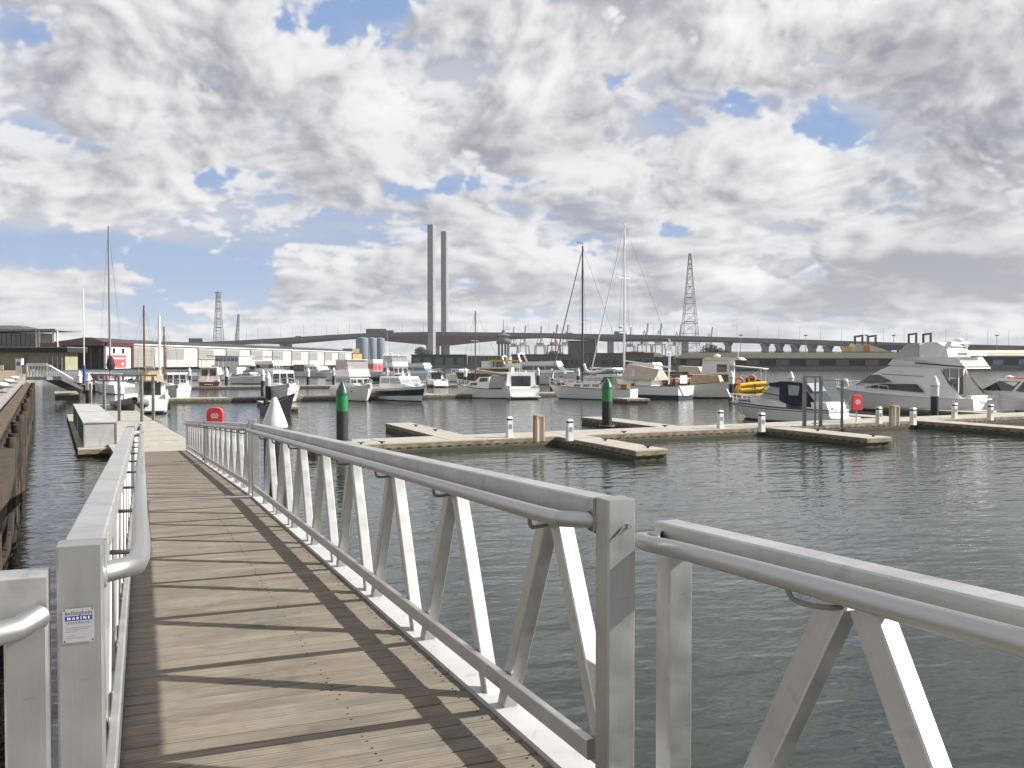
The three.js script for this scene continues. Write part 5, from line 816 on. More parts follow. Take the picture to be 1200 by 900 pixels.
// ---------------------------------------------------------------- land beyond the basin, buildings, bridge, pylons, cranes
{
  const slab = (pts, y0, y1, name, mat) => struct(mb().prism(pts.map(([x, z]) => V(x, y0, -z)), pts.map(([x, z]) => V(x, y1, -z))).build(name, mat));
  slab([[-88, 560], [70, 560], [70, 2500], [-1500, 2500], [-1500, 421], [-265, 421], [-265, 560]], -3, 1.9, 'ground_far_quay', M.bankGround);
  slab([[70.5, 434], [900, 434], [1800, 2500], [70.5, 2500]], -3, 1.7, 'ground_dock', M.bankGround);

  // box-shaped building given by pixel columns and rows at a distance
  const X = (px, z) => xat(px, z, 4);
  const bld = (name, label, cat, px0, px1, z, dep, yTop, mat, y0 = 1.7) => { const o = thing(name, label, cat, [(X(px0, z) + X(px1, z)) / 2, 0, -z]), w = X(px1, z) - X(px0, z); mb().box(0, (y0 + yTop) / 2, -dep / 2, w, yTop - y0, dep).build('wall', mat, o); return { o, w }; };

  // long pale shed running away down the quay
  {
    const o = thing('warehouse', 'long pale cream shed with grey roller doors along the far quay', 'warehouse');
    const a = V(-128, 0, -306), b = V(-97.5, 0, -560), d = b.clone().sub(a), L = d.length(); d.normalize(); const n = V(-d.z, 0, d.x).multiplyScalar(-1), P = (t, o2, y) => a.clone().addScaledVector(d, t).addScaledVector(n, o2).setY(y);
    const blk = (t0, t1, o0, o1, y0, y1) => mb().prism([P(t0, o0, y0), P(t1, o0, y0), P(t1, o1, y0), P(t0, o1, y0)], [P(t0, o0, y1), P(t1, o0, y1), P(t1, o1, y1), P(t0, o1, y1)]);
    blk(0, L, 0, 30, 1.9, 9.4).build('wall', M.cream, o); blk(-1, L + 1, -.6, 15, 9.42, 9.9).build('fascia', M.white, o);
    mb().prism([P(-1, -.7, 9.92), P(L + 1, -.7, 9.92), P(L + 1, 30, 9.92), P(-1, 30, 9.92)], [P(-1, -.65, 10.35), P(L + 1, -.65, 10.35), P(L + 1, 14, 11.8), P(-1, 14, 11.8)]).build('roof', M.roofDark, o);
    for (let t = 2, i = 0; t < L - 12; t += 25.4, i++) { const q = blk(t, t + (i ? 13 : 17), -.12, .1, i ? 4.6 : 2.0, 8.8); q.build('roller_door', M.concGrey, o); for (let k = 1; k < 5; k++) blk(t, t + (i ? 13 : 17), -.17, -.12, mix(i ? 4.6 : 2, 8.8, k / 5), mix(i ? 4.6 : 2, 8.8, k / 5) + .1).build('door_rail', M.galv, o); blk(t - 1.2, t - .9, -.4, 0, 1.9, 9.4).build('pilaster', M.galv, o); }
    const q = thing('annexe', 'ochre rendered annexe at the far end of the pale shed', 'building'); const c = (t0, t1, o0, o1, y0, y1) => blk(t0, t1, o0, o1, y0, y1);
    c(L + 2, L + 22, -.2, 20, 1.9, 9.0).build('wall', new THREE.MeshStandardMaterial({ color: LIN(.46, .30, .13), roughness: .9, map: T.stain }), q); c(L + 8, L + 24, 2, 8, 1.9, 12).build('stair_tower', M.waler, q); c(L + 1.5, L + 22.5, -.6, 20.5, 9.02, 9.3).build('roof', M.roofDark, q);
  }
  // red roofed shed with the white gable and red sign
  {
    const z = 205, x = (p) => X(p, z), o = thing('boat_shed', 'dark red roofed boat shed with a white end bay and red sign', 'boat shed', [0, 0, -z]);
    const f = (p0, p1, y0, y1, dz, th, nm, mat) => mb().box((x(p0) + x(p1)) / 2, (y0 + y1) / 2, dz - th / 2, x(p1) - x(p0), y1 - y0, th).build(nm, mat, o);
    f(70, 124, 2.28, 7.4, -.4, 13.4, 'wall', M.timberDark);
    mb().prism([V(x(70), 7.41, 1.2), V(x(124), 7.41, 1.2), V(x(124), 7.41, -14), V(x(70), 7.41, -14)], [V(x(70), 8.2, 1.2), V(x(124), 8.2, 1.2), V(x(124), 8.2, -14), V(x(70), 8.2, -14)]).build('fascia', M.maroon, o);
    mb().prism([V(x(70), 8.22, 1.3), V(x(125), 8.22, 1.3), V(x(125), 8.22, -14.4), V(x(70), 8.22, -14.4)], [V(x(100), 9.2, .9), V(x(109), 9.2, .9), V(x(109), 9.2, -14.2), V(x(100), 9.2, -14.2)]).build('roof', M.roofDark, o);
    const A = [x(124) + .06, 0], B2 = [x(124) + .06, -13.6], bd = [B2[0] - A[0], B2[1] - A[1]], bl = Math.hypot(...bd), bt = Math.atan2(-bd[1], bd[0]);
    const bay = (t0, t1, y0, y1, out, th, nm, mat, par = o, ox = 0, oz = 0) => { const c = (t0 + t1) / 2, n = [-bd[1] / bl, bd[0] / bl]; mb().box(A[0] + bd[0] * c + n[0] * (out - th / 2) + ox, (y0 + y1) / 2, A[1] + bd[1] * c + n[1] * (out - th / 2) + oz, bl * (t1 - t0), y1 - y0, th, bt).build(nm, mat, par); };
    bay(0, 1, 2.28, 7.4, 0, .5, 'white_bay', M.whiteCloth); bay(-.02, 1.03, 7.42, 8.18, .5, .48, 'fascia', M.maroon); bay(.97, 1.02, 2.28, 7.4, .5, .6, 'edge_trim', M.maroon);
    for (const t of [.3, .66]) bay(t - .05, t + .05, 5.7, 6.9, .04, .08, 'window', M.glass);
    for (const p of [88, 106]) f(p - 1, p + 1, 2.28, 7.1, -.2, .5, 'column', M.brick); f(72, 124, 2.28, 3.1, -.5, .4, 'low_wall', M.shade);
    const s = thing('red_sign', 'large red sign panel with white marks on the white bay of the boat shed', 'sign', [0, 0, -z]); bay(.02, .76, 2.5, 5.35, .12, .1, 'sign_panel', new THREE.MeshStandardMaterial({ color: LIN(.62, .07, .08), roughness: .6 }), s); for (let k = 0; k < 7; k++) bay(.22 + k * .07, .26 + k * .07, 4.4, 4.8, .14, .02, 'sign_mark', M.white, s); bay(.58, .66, 3.0, 3.6, .14, .02, 'sign_mark', M.white, s);
  }
  // cafe building with terrace
  {
    const z = 168, x = (p) => X(p, z), o = thing('wharf_building', 'two storey wharf building with a flat overhanging roof and open terrace', 'building', [0, 0, -z]);
    const f = (p0, p1, y0, y1, dz, th, nm, mat) => mb().box((x(p0) + x(p1)) / 2, (y0 + y1) / 2, dz - th / 2, x(p1) - x(p0), y1 - y0, th).build(nm, mat, o);
    std('olive', [.34, .33, .21], .9, { map: T.stain });
    f(-60, 76, 2.28, 5.5, 0, 5, 'wall', M.olive); f(-60, 84, 5.52, 6.35, 1.6, 8, 'terrace_floor', M.timberDark); f(-60, 84, 6.36, 6.5, 1.7, 8, 'terrace_edge', M.galv);
    f(-60, 42, 6.52, 9.1, -1.5, 5, 'upper_wall', M.galv); for (let p = -58; p < 41; p += 5.6) f(p, p + 4.7, 6.8, 8.9, -1.38, .1, 'window', M.glass);
    mb().prism([V(x(-60), 9.2, 2.2), V(x(72), 9.45, 2.2), V(x(72), 9.45, -8), V(x(-60), 9.2, -8)], [V(x(-60), 9.6, 2.2), V(x(72), 9.75, 2.2), V(x(72), 9.75, -8), V(x(-60), 9.6, -8)]).build('roof', M.concGrey, o); mb().prism([V(x(-60), 9.62, 0), V(x(30), 9.76, 0), V(x(30), 9.76, -7.5), V(x(-60), 9.62, -7.5)], [V(x(-60), 10.7, -3), V(x(12), 10.5, -3), V(x(12), 10.5, -6), V(x(-60), 10.7, -6)]).build('roof_lantern', M.shade, o);
    for (const p of [46.5, 50, 66, 70.8]) f(p - .7, p + .7, 6.5, 9.46, 1.2, .25, 'column', M.white); f(52, 72, 6.5, 7.25, 1.5, .1, 'balustrade', M.teak);
    for (const [a, b, m] of [[30, 48, M.concGrey], [57, 76, M.glass], [-20, -4, M.concGrey]]) f(a, b, 2.3, 4.9, .1, .2, 'shopfront', m); for (const p of [62, 68, 73]) f(p - .3, p + .3, 2.3, 4.9, .16, .05, 'mullion', M.white); f(28.5, 33, 2.3, 5.1, .12, .2, 'doorway', M.greenDark); f(-30, 12, 2.4, 3.2, 2.4, .1, 'low_rail', M.white);
    const k = thing('fuel_kiosk', 'pale bollard style kiosk standing on the quay before the wharf building', 'kiosk', [X(23, 118), 2.28, -118]); mb().box(0, .95, 0, .75, 1.9, .6).build('kiosk_body', M.white, k); mb().box(0, 1.95, 0, .8, .1, .65).build('kiosk_cap', M.galv, k); mb().box(.0, 1.25, .31, .5, .5, .03).build('kiosk_panel', M.glassBlue, k); const k2 = thing('power_cabinet', 'olive cabinet beside the pale kiosk on the quay', 'cabinet', [X(29, 118), 2.28, -118]); mb().box(0, .55, 0, .55, 1.1, .5).build('cabinet_body', M.olive, k2); mb().box(0, 1.13, 0, .6, .06, .55).build('cabinet_cap', M.galv, k2);
  }
  { const fp = thing('flagpole', 'slim white flagpole with a blue base at the end of the boat shed', 'flagpole', [X(98.5, 135), 0, -135]); mb().rod(V(0, .4, 0), V(0, 14.6, 0), .11, 9, .06).build('pole', M.white, fp); mb().rod(V(0, .4, 0), V(0, 3.3, 0), .2, 10).build('base_sleeve', M.blueCloth, fp); mb().box(0, .35, 0, 1.5, .3, 1.5).build('base_float', M.concGrey, fp); }

  // ---------------------------------------------------------- the cable-free twin tower bridge
  {
    const o = thing('road_bridge', 'long concrete road bridge with two tall slab towers and red painted girder flanks', 'bridge');
    const K = [[-420, 404.5, 407.5, 940], [60, 403.6, 406.6, 940], [200, 402.8, 405, 940], [250, 401.8, 403.5, 940], [300, 399.2, 402.3, 940], [330, 397.5, 403.2, 940], [360, 395.6, 401, 940], [392, 393.6, 398.2, 940], [418, 392.4, 396.3, 940], [432, 391.8, 396.6, 940], [448, 391.2, 399.2, 940], [500, 390.4, 404.2, 940], [512, 390.4, 405, 940], [528, 390.5, 404.4, 940], [560, 390.8, 401, 940], [600, 391.2, 397.2, 940], [640, 391.9, 395.6, 940], [717, 393.2, 400, 940], [760, 394.0, 399.9, 930], [806, 395.2, 400.2, 915], [860, 396.9, 401, 890], [920, 398.8, 402.8, 860], [980, 400.8, 404.8, 830], [1040, 402.8, 407, 800], [1100, 404.6, 409, 775], [1200, 407, 412, 740], [1500, 413, 418, 660]];
    const W = 26, R = K.map(([px, t, b, z]) => ({ x: X(px, z), t: yat(t, z), b: yat(b, z), z }));
    const deck = mb(), flank = mb(), par = mb();
    for (let i = 0; i < R.length - 1; i++) {
      const a = R[i], c = R[i + 1], m = (r) => Math.max(r.b, r.t - 4.2), q = (r, y, w) => V(r.x, y, -r.z - w);
      deck.prism([q(a, a.t - 2.6, 0), q(c, c.t - 2.6, 0), q(c, c.t - 2.6, W), q(a, a.t - 2.6, W)], [q(a, a.t, 0), q(c, c.t, 0), q(c, c.t, W), q(a, a.t, W)]);
      flank.prism([q(a, a.b, 3.5), q(c, c.b, 3.5), q(c, c.b, W - 3), q(a, a.b, W - 3)], [q(a, a.t - 2.61, 2), q(c, c.t - 2.61, 2), q(c, c.t - 2.61, W - 2), q(a, a.t - 2.61, W - 2)]);
      par.prism([q(a, a.t + .004, .2), q(c, c.t + .004, .2), q(c, c.t + .004, .6), q(a, a.t + .004, .6)], [q(a, a.t + 1.3, .2), q(c, c.t + 1.3, .2), q(c, c.t + 1.3, .6), q(a, a.t + 1.3, .6)]);
    }
    std('bridgeGrey', [.13, .13, .13], .9, { map: T.stain }); std('bridgeRed', [.12, .045, .038], .9, { map: T.stain }); std('towerGrey', [.30, .31, .32], .88, { map: T.stain });
    deck.build('deck', M.bridgeGrey, o); flank.build('girder', M.bridgeRed, o); par.build('parapet', M.bridgeGrey, o);
    const pier = (px, z, top, w, d = 14) => mb().box(X(px, z), (1 + top) / 2, -z - 13, w, top - 1, d).build('pier', M.towerGrey, o);
    for (const [px, w] of [[328.5, 9], [336, 4]]) pier(px, 940, yat(402.5, 940), w * .5); pier(418.5, 940, yat(396.5, 940), 4.6); pier(506, 942, yat(404, 940), 13, 12); pier(522, 945, yat(404, 940), 6); pier(717, 940, yat(400, 940), 5.2); pier(805.5, 915, yat(400, 915), 4.4);
    for (const [px, z] of [[857, 890], [901, 869], [918, 860], [937, 851], [957, 842], [976, 832], [998, 822], [1020, 810], [1045, 798], [1160, 752], [1190, 744]]) { const t = yat(401.4 + (px - 860) * .034, z); pier(px, z, t, 3.2); mb().prism([[-2, 0], [2, 0], [2, 14], [-2, 14]].map(([a, w]) => V(X(px, z) + a, t - 3, -z - 6 - w)), [[-3.4, 0], [3.4, 0], [3.4, 14], [-3.4, 14]].map(([a, w]) => V(X(px, z) + a, t + .2, -z - 6 - w))).build('pier_head', M.towerGrey, o); }
    for (const [p0, p1, top, z] of [[501.2, 509.7, 263, 912], [516.9, 525.0, 271, 962]]) { const x0 = X(p0, z), x1 = X(p1, z), h = yat(top, z), w = x1 - x0, ch = w * .26; const s = [[x0, -z], [x1 - ch, -z], [x1, -z - ch * 1.4], [x1, -z - 9], [x0, -z - 9]]; mb().prism(s.map(([x, zz]) => V(x, 1, zz)), s.map(([x, zz]) => V(x, h, zz))).build('tower', M.towerGrey, o); }
    // lamps on the deck
    const lamp = thing('street_lamp', 'slender lamp post on the bridge deck', 'street lamp', [0, 0, 0], 0, 'lamp posts along the bridge'); mb().rod(V(0, 0, 0), V(0, 13, 0), .17, 5, .1).build('pole', M.galv, lamp); mb().box(0, 13, .9, .3, .16, 2.2).build('lamp_head', M.galv, lamp);
    let first = true; const at = (px) => { let i = 0; while (i < K.length - 2 && K[i + 1][0] < px) i++; const f = (px - K[i][0]) / (K[i + 1][0] - K[i][0]), z = mix(K[i][3], K[i + 1][3], f); return [X(px, z), yat(mix(K[i][1], K[i + 1][1], f), z), -z - 1]; };
    for (let px = 262; px < 1190; px += px < 420 ? 13.4 : 24.5) { if (Math.abs(px - 513) < 14) continue; const p = at(px); if (first) { lamp.position.set(...p); first = false; } else copy(lamp, 'street_lamp', lamp.userData.label, p); }
    const veh = (px, label, cat, L, H2, mat, name) => { const p = at(px), v = thing(name, label, cat, [p[0], p[1] + .02, p[2] - 6]); mb().prism([V(-L / 2, .7, 1.2), V(L / 2, .7, 1.2), V(L / 2, .7, -1.2), V(-L / 2, .7, -1.2)], [V(-L / 2, H2, 1.15), V(L / 2 - H2 * .1, H2, 1.15), V(L / 2 - H2 * .1, H2, -1.15), V(-L / 2, H2, -1.15)]).build('body', mat, v); mb().box(L * .1, H2 * .72, 1.2, L * .7, H2 * .25, .06).build('window', M.glass, v); for (const x of [-L * .32, L * .34]) mb().geo(new THREE.CylinderGeometry(.5, .5, 2.5, 12), new THREE.Matrix4().makeRotationX(Math.PI / 2).setPosition(x, .5, 0)).build('wheel', M.black, v); };
    veh(728, 'dark blue coach crossing the bridge above the pier between two masts', 'bus', 13, 4.6, M.navy, 'coach'); veh(668, 'dark car crossing the bridge beside the sloop mast', 'car', 6, 2.2, M.black, 'car'); veh(440, 'dark articulated lorry on the bridge above the silos', 'lorry', 21, 5.6, M.darkSteel, 'lorry'); veh(456, 'dark van behind the articulated lorry on the bridge', 'van', 8, 3.6, M.darkSteel, 'van'); veh(227, 'dark lorry low on the bridge approach over the pale shed', 'lorry', 14, 5.2, M.darkSteel, 'lorry'); veh(348, 'small dark car on the bridge approach beyond the lattice crane', 'car', 6, 2.4, M.darkSteel, 'car');
  }
  // lattice pylons
  const lattice = (name, label, cat, px, z, base, top, w0, w1, arms) => {
    const o = thing(name, label, cat, [X(px, z), 0, -z]), h0 = base, h1 = yat(top, z), wt = (y) => { const t = (y - h0) / (h1 - h0); return mix(w0, w1, Math.pow(t, .8)) / 2; };
    const c = [[1, 1], [1, -1], [-1, -1], [-1, 1]], n = 11, r = z / 1080 * .32;
    c.forEach(([a, b]) => { const m = mb(); for (let i = 0; i < n; i++) { const y = mix(h0, h1, i / n), y2 = mix(h0, h1, (i + 1) / n); m.rod(V(a * wt(y), y, b * wt(y)), V(a * wt(y2), y2, b * wt(y2)), r, 4); } m.build('leg', M.galv, o); });
    const br = mb(); for (let i = 0; i < n; i++) { const y = mix(h0, h1, i / n), y2 = mix(h0, h1, (i + 1) / n); for (let k = 0; k < 4; k++) { const p = c[k], q = c[(k + 1) % 4]; br.rod(V(p[0] * wt(y), y, p[1] * wt(y)), V(q[0] * wt(y2), y2, q[1] * wt(y2)), r * .6, 4); br.rod(V(q[0] * wt(y), y, q[1] * wt(y)), V(p[0] * wt(y2), y2, p[1] * wt(y2)), r * .6, 4); br.rod(V(p[0] * wt(y2), y2, p[1] * wt(y2)), V(q[0] * wt(y2), y2, q[1] * wt(y2)), r * .6, 4); } } br.build('bracing', M.galv, o);
    for (const [f, w] of arms) { const y = mix(h0, h1, f); mb().beam(V(-w / 2, y, 0), V(w / 2, y, 0), r * 2.6, r * 3.4).build('cross_arm', M.galv, o); }
    return o;
  };
  lattice('transmission_pylon', 'tall tapering lattice pylon beyond the bridge, between the ketch and the yachts', 'pylon', 808, 1080, 2, 297, 26, 2.4, [[.99, 3.4], [.95, 4], [.90, 4.4], [.86, 5], [.70, 5], [.6, 8], [.38, 12], [.22, 17]]);
  lattice('transmission_pylon', 'smaller lattice pylon rising over the pale shed', 'pylon', 256.5, 1180, 2, 342, 15, 4, [[.99, 9], [.93, 7], [.86, 8], [.76, 6], [.62, 6], [.5, 8]]);
  lattice('lattice_crane', 'leaning lattice crane jib beside the smaller pylon', 'crane', 276, 1150, 2, 368, 6, 2, []).rotation.z = -.07;
  // control tower
  { const z = 800, o = thing('control_tower', 'control tower with a wide platform on columns beyond the bridge', 'tower', [X(590, z), 0, -z]); for (const x of [-4, -1.2, 1.6, 4]) mb().rod(V(x, 1.8, 0), V(x, yat(403, z), 0), 1.0, 10).build('column', M.bridgeGrey, o); const y = yat(403, z); mb().lathe([[0, 0], [6.2, 0], [6.2, 4], [4.2, 4.4], [4.2, 6.4], [6, 6.8], [5.6, 7.8], [1.6, 9.2], [1.4, 12], [0, 12.2]], 0, y, 0, 16).build('platform', M.bridgeGrey, o); mb().lathe([[4.26, 4.6], [4.26, 6.2]], 0, y, 0, 16).build('window_band', M.glass, o); mb().rod(V(0, y + 12, 0), V(0, y + 21, 0), .3, 5).build('mast', M.galv, o); }
  // silos
  { const z = 760; [[425, 13.2, 'blue grey'], [436, 11.5, 'middle blue grey'], [445.5, 11, 'right blue grey']].forEach(([px, w, s], i) => { const o = thing('silo', ['blue grey silo nearest the bridge pier', 'blue grey silo standing in the middle of the three', 'blue grey silo nearest the tall pale cruiser'][i], 'silo', [X(px, z + i * 6), 0, -z - i * 6], 0, 'silos by the bridge'), r = w / 1080 * z / 2, h = yat(396.5, z); if (!M.silo) std('silo', [.20, .25, .29], .7, { map: T.stain }); mb().lathe([[0, 1.5], [r, 1.5], [r, h], [r - .4, h + .5], [0, h + 1]], 0, 0, 0, 24).build('silo_shell', M.silo, o); mb().lathe([[r + .05, h * .6], [r + .1, h * .6], [r + .1, h * .62], [r + .05, h * .62]], 0, 0, 0, 24).build('hoop', M.galv, o); }); }
  // quay shed and wall below the towers
  { const z = 566; const { o, w } = bld('quay_shed', 'dark green timber shed on the quay below the bridge towers', 'shed', 482, 546, z, 14, 8.0, M.timberDark); mb().box(0, 8.2, -7, w + .8, .3, 15).build('roof', M.roofDark, o); for (let k = 0; k < 5; k++) mb().box(-w * .4 + k * w * .2, 4.2, .06, 4.6, 4.2, .12).build('shed_door', M.greenDark, o);
    const g = bld('quay_wall_store', 'grey panelled store with a cream eave beside the dark quay shed', 'store', 548, 592, z + 2, 12, 7.4, M.shade); mb().box(0, 7.55, .3, g.w + .6, .34, 1).build('eave', M.white, g.o); for (let k = 0; k <= 9; k++) mb().box(-g.w / 2 + k * g.w / 9, 4.5, .1, .3, 5.4, .2).build('panel_post', M.galv, g.o); }
  // dock structures along the far bank
  { const z = 470; for (const [a, b, y, m, l, dz] of [[600, 668, 7.5, M.shade, 'low grey dock shed behind the long white motor yacht', 40], [668, 700, 15.5, M.bridgeGrey, 'tall grey freight ship block behind the sloop mast', 60], [690, 766, 7.8, M.shade, 'low dark dock shed behind the ketch masts', 0], [766, 806, 6.0, M.navy, 'dark blue low dock shed beside the tall pylon foot', 20]]) { const q = bld('dock_shed', l, 'dock shed', a, b, z + dz, 20, y, m); mb().box(0, y + .25, -10, q.w + 1, .5, 21).build('roof', M.roofDark, q.o); for (let k = 0; k < 6; k++) mb().box(-q.w * .42 + k * q.w * .168, 3.6, .06, q.w * .09, 2.4, .14).build('bay_opening', M.black, q.o); }
    const m = thing('spoil_mound', 'brown spoil mound behind the dock sheds and ketch masts', 'mound', [X(748, 600), 1.6, -600]); const g = new THREE.SphereGeometry(1, 24, 12, 0, Math.PI * 2, 0, Math.PI / 2), P = g.attributes.position; for (let i = 0; i < P.count; i++) { const x = P.getX(i), y = P.getY(i), zz = P.getZ(i), n = 1 + .25 * noise3(x * 3, y * 3, zz * 3); P.setXYZ(i, x * 26 * n, y * 8.4 * n, zz * 18 * n); } g.computeVertexNormals(); put(g, 'mound_body', M.timberPale, m); }
  {
    const z = 436, x0 = X(798, z), x1 = X(1140, z), w = x1 - x0, o = thing('dock_wharf', 'long dark concrete wharf shed with a grassy green roof on the far bank', 'wharf', [(x0 + x1) / 2, 0, -z]);
    std('grassRoof', [.075, .072, .04], .95, { map: T.stain }); std('wharfDark', [.035, .033, .032], .9, { map: T.stain });
    mb().box(0, 2.6, -12, w, 6, 20).build('wall', M.wharfDark, o); mb().prism([V(-w / 2, 5.62, 1.5), V(w / 2, 5.62, 1.5), V(w / 2, 5.62, -24), V(-w / 2, 5.62, -24)], [V(-w / 2 + 6, 8.2, -4), V(w / 2 - 6, 8.2, -4), V(w / 2 - 6, 8.2, -20), V(-w / 2 + 6, 8.2, -20)]).build('roof', M.grassRoof, o); mb().box(0, 5.35, 1.2, w, .5, .8).build('roof_edge', M.bridgeGrey, o);
    for (let k = 0; k < 10; k++) { const x = -w * .46 + k * w * .102; mb().box(x, 3.4, 1.0, 6, 2.6, .9).build('bay_panel', M.bridgeGrey, o); } for (let k = 0; k < 34; k++) mb().box(-w / 2 + (k + .5) * w / 34, .6, .4, .7, 2.6, .7).build('fender_pile', M.timberDark, o);
    mb().box(0, 8.55, -12, w * .94, .35, .4).build('parapet_rail', M.timberDark, o);
    const s = thing('yellow_shed', 'yellow and cream sloped roof shed standing on the far wharf', 'shed', [X(1018, z + 14), 0, -z - 14]); mb().box(-6.5, 9.5, -4, 8, 3.4, 6).build('yellow_end', M.yellow, s); mb().prism([V(-9, 8.1, 1), V(12, 8.1, 1), V(12, 8.1, -9), V(-9, 8.1, -9)], [V(-6, 12.8, .6), V(-1, 12.6, .6), V(-1, 12.6, -8), V(-6, 12.8, -8)]).build('sloped_roof', M.creamCloth, s); mb().box(-1.4, 10.2, 1.1, 3, 3, .4).build('orange_panel', M.orange, s);
    for (const [px, l] of [[1069, 'dark steel hoop frame on the dock roof, nearer the yellow shed'], [1086, 'dark steel hoop frame on the dock roof above the yacht flybridge'], [1006, 'small dark hoop frame over the yellow shed'], [1021.5, 'small dark hoop frame beyond the yellow shed peak']]) { const q = thing('hoop_frame', l, 'frame', [X(px, z + 10), 8.3, -z - 10]), h = px < 1030 ? 7.6 : 8.6, y0 = px < 1030 ? 3.8 : 0; for (const x of [-1.8, 1.8]) mb().beam(V(x, y0, 0), V(x, h, 0), .8, .8, 0, V(0, 0, 1)).build('frame_leg', M.darkSteel, q); mb().beam(V(-2.2, h, 0), V(2.2, h + .6, 0), .8, .9).build('frame_beam', M.darkSteel, q); }
    const t = thing('dock_conveyor', 'dark enclosed conveyor gantry running above the far wharf', 'conveyor', [X(1080, z + 30), 0, -z - 30]); mb().beam(V(-34, 11.3, 0), V(34, 10.2, 0), 3, 2.6).build('gantry', M.darkSteel, t); for (const x of [-30, -12, 6, 24]) mb().box(x, 6, 0, .9, 9, .9).build('trestle', M.darkSteel, t);
    const c = thing('cream_shed', 'low cream roofed shed at the far end of the dock beyond the last cruiser', 'shed', [X(1215, 452), 0, -452]), cw = 74; mb().box(0, 4, -8, cw - 2, 4.6, 14).build('wall', M.wharfDark, c); mb().prism([V(-cw / 2, 6.3, 1), V(cw / 2, 6.3, 1), V(cw / 2, 6.3, -18), V(-cw / 2, 6.3, -18)], [V(-cw / 2, 9.6, -8), V(cw / 2, 9.6, -8), V(cw / 2, 9.6, -10), V(-cw / 2, 9.6, -10)]).build('roof', M.creamCloth, c); mb().box(0, 7.9, .2, cw, .18, 2).build('gutter', M.shade, c); for (let k = 0; k < 6; k++) mb().box(-cw * .42 + k * cw * .17, 3.6, -.9, 5, 2.4, .3).build('bay_opening', M.glassBlue, c);
    const kk = thing('dock', 'low dark timber dock face below the cream roofed shed', 'dock', [X(1215, 436), 0, -436.5]); mb().box(0, 1.4, -1, 110, 1.2, 4).build('dock_beam', M.bridgeGrey, kk); for (let k = 0; k < 24; k++) mb().box(-53 + k * 4.6, .2, .8, .7, 2.2, .7).build('fender_pile', M.timberDark, kk);
  }
  {
    const cols = [[.32, .05, .04], [.04, .10, .22], [.05, .20, .14], [.40, .20, .05], [.38, .37, .35], [.10, .16, .20]].map((c) => new THREE.MeshStandardMaterial({ color: LIN(...c), roughness: .8, map: T.stain })), nmC = ['rust red', 'blue', 'green', 'orange', 'pale grey', 'slate'], r = rng(90);
    let k = 0; for (const px of [704, 716, 729, 742, 779, 790, 868, 884, 934, 950, 966]) for (let l = 0; l < 1 + (r() * 2.4 | 0); l++) { const i = (r() * 6) | 0, z = 520 + (k % 3) * 14, c = thing('shipping_container', `${nmC[i]} container ${['on the dock ground', 'second in its stack', 'topmost of three'][l]}, ${px < 722 ? 'by the ship block' : px < 735 ? 'just behind the ketch mast' : px < 760 ? 'past the ketch mast' : px < 785 ? 'short of the tall pylon' : px < 800 ? 'under the tall pylon' : px < 875 ? 'by the fishing boat roof' : px < 900 ? 'past the fishing boat' : px < 945 ? 'over the navy cruiser' : px < 960 ? 'short of the yellow shed' : 'nearest the yellow shed'}`, 'container', [X(px, z), 1.7 + l * 2.62, -z], 0, `${nmC[i]} containers on the far dock`); mb().box(0, 1.3, 0, 12, 2.58, 2.4).build('container_shell', cols[i], c); mb().box(5.2, 1.3, 1.22, .12, 2.4, .05).build('corner_post', M.darkSteel, c); k++; }
    const fl = thing('floodlight_mast', 'tall thin floodlight mast on the far dock beyond the yellow shed', 'floodlight', [X(1047, 470), 1.7, -470], 0, 'floodlight masts on the far dock'); mb().rod(V(0, 0, 0), V(0, 15.5, 0), .22, 6, .12).build('mast', M.galv, fl); mb().box(0, 15.6, 0, 1.8, .5, .4).build('lamp_head', M.darkSteel, fl);
    [[1015, 'tall thin floodlight mast on the far dock over the sloped yellow roof'], [868, 'tall thin floodlight mast on the far dock beside the fishing boat roof'], [944, 'tall thin floodlight mast on the far dock above the navy canopied cruiser'], [698, 'tall thin floodlight mast on the far dock just beyond the dark mast'], [1168, 'tall thin floodlight mast on the far dock above the cream roofed shed']].forEach(([px, l]) => copy(fl, 'floodlight_mast', l, [X(px, 470), 1.7, -470]));
    const sc = mb(), q = rng(4), pos = [], col = []; for (let i = 0; i < 9000; i++) { const px = 690 + 480 * q(), z = 505 + q() * 40, x = X(px, z), h = 1.8 + (2.2 + 3.2 * Math.max(0, noise3(px * .03, 2, 5) + .25)) * q(), sz = .35 + .5 * q(), a = q() * 6.28; for (const [u, v] of [[-1, 0], [1, 0], [0, 1.5]]) pos.push(x + Math.cos(a) * u * sz, h + v * sz, -z + Math.sin(a) * u * sz); const k2 = .5 + q() * .8; for (let t = 0; t < 3; t++) col.push(.05 * k2, .065 * k2, .035 * k2); }
    const g = new THREE.BufferGeometry(); g.setAttribute('position', new THREE.Float32BufferAttribute(pos, 3)); g.setAttribute('color', new THREE.Float32BufferAttribute(col, 3)); g.computeVertexNormals(); const m = put(g, 'scrub_vegetation', new THREE.MeshStandardMaterial({ color: 0xffffff, roughness: .9, vertexColors: true, side: THREE.DoubleSide })); tag(m, 'low scrubby vegetation growing along the far dock', 'vegetation'); m.userData.kind = 'stuff';
  }
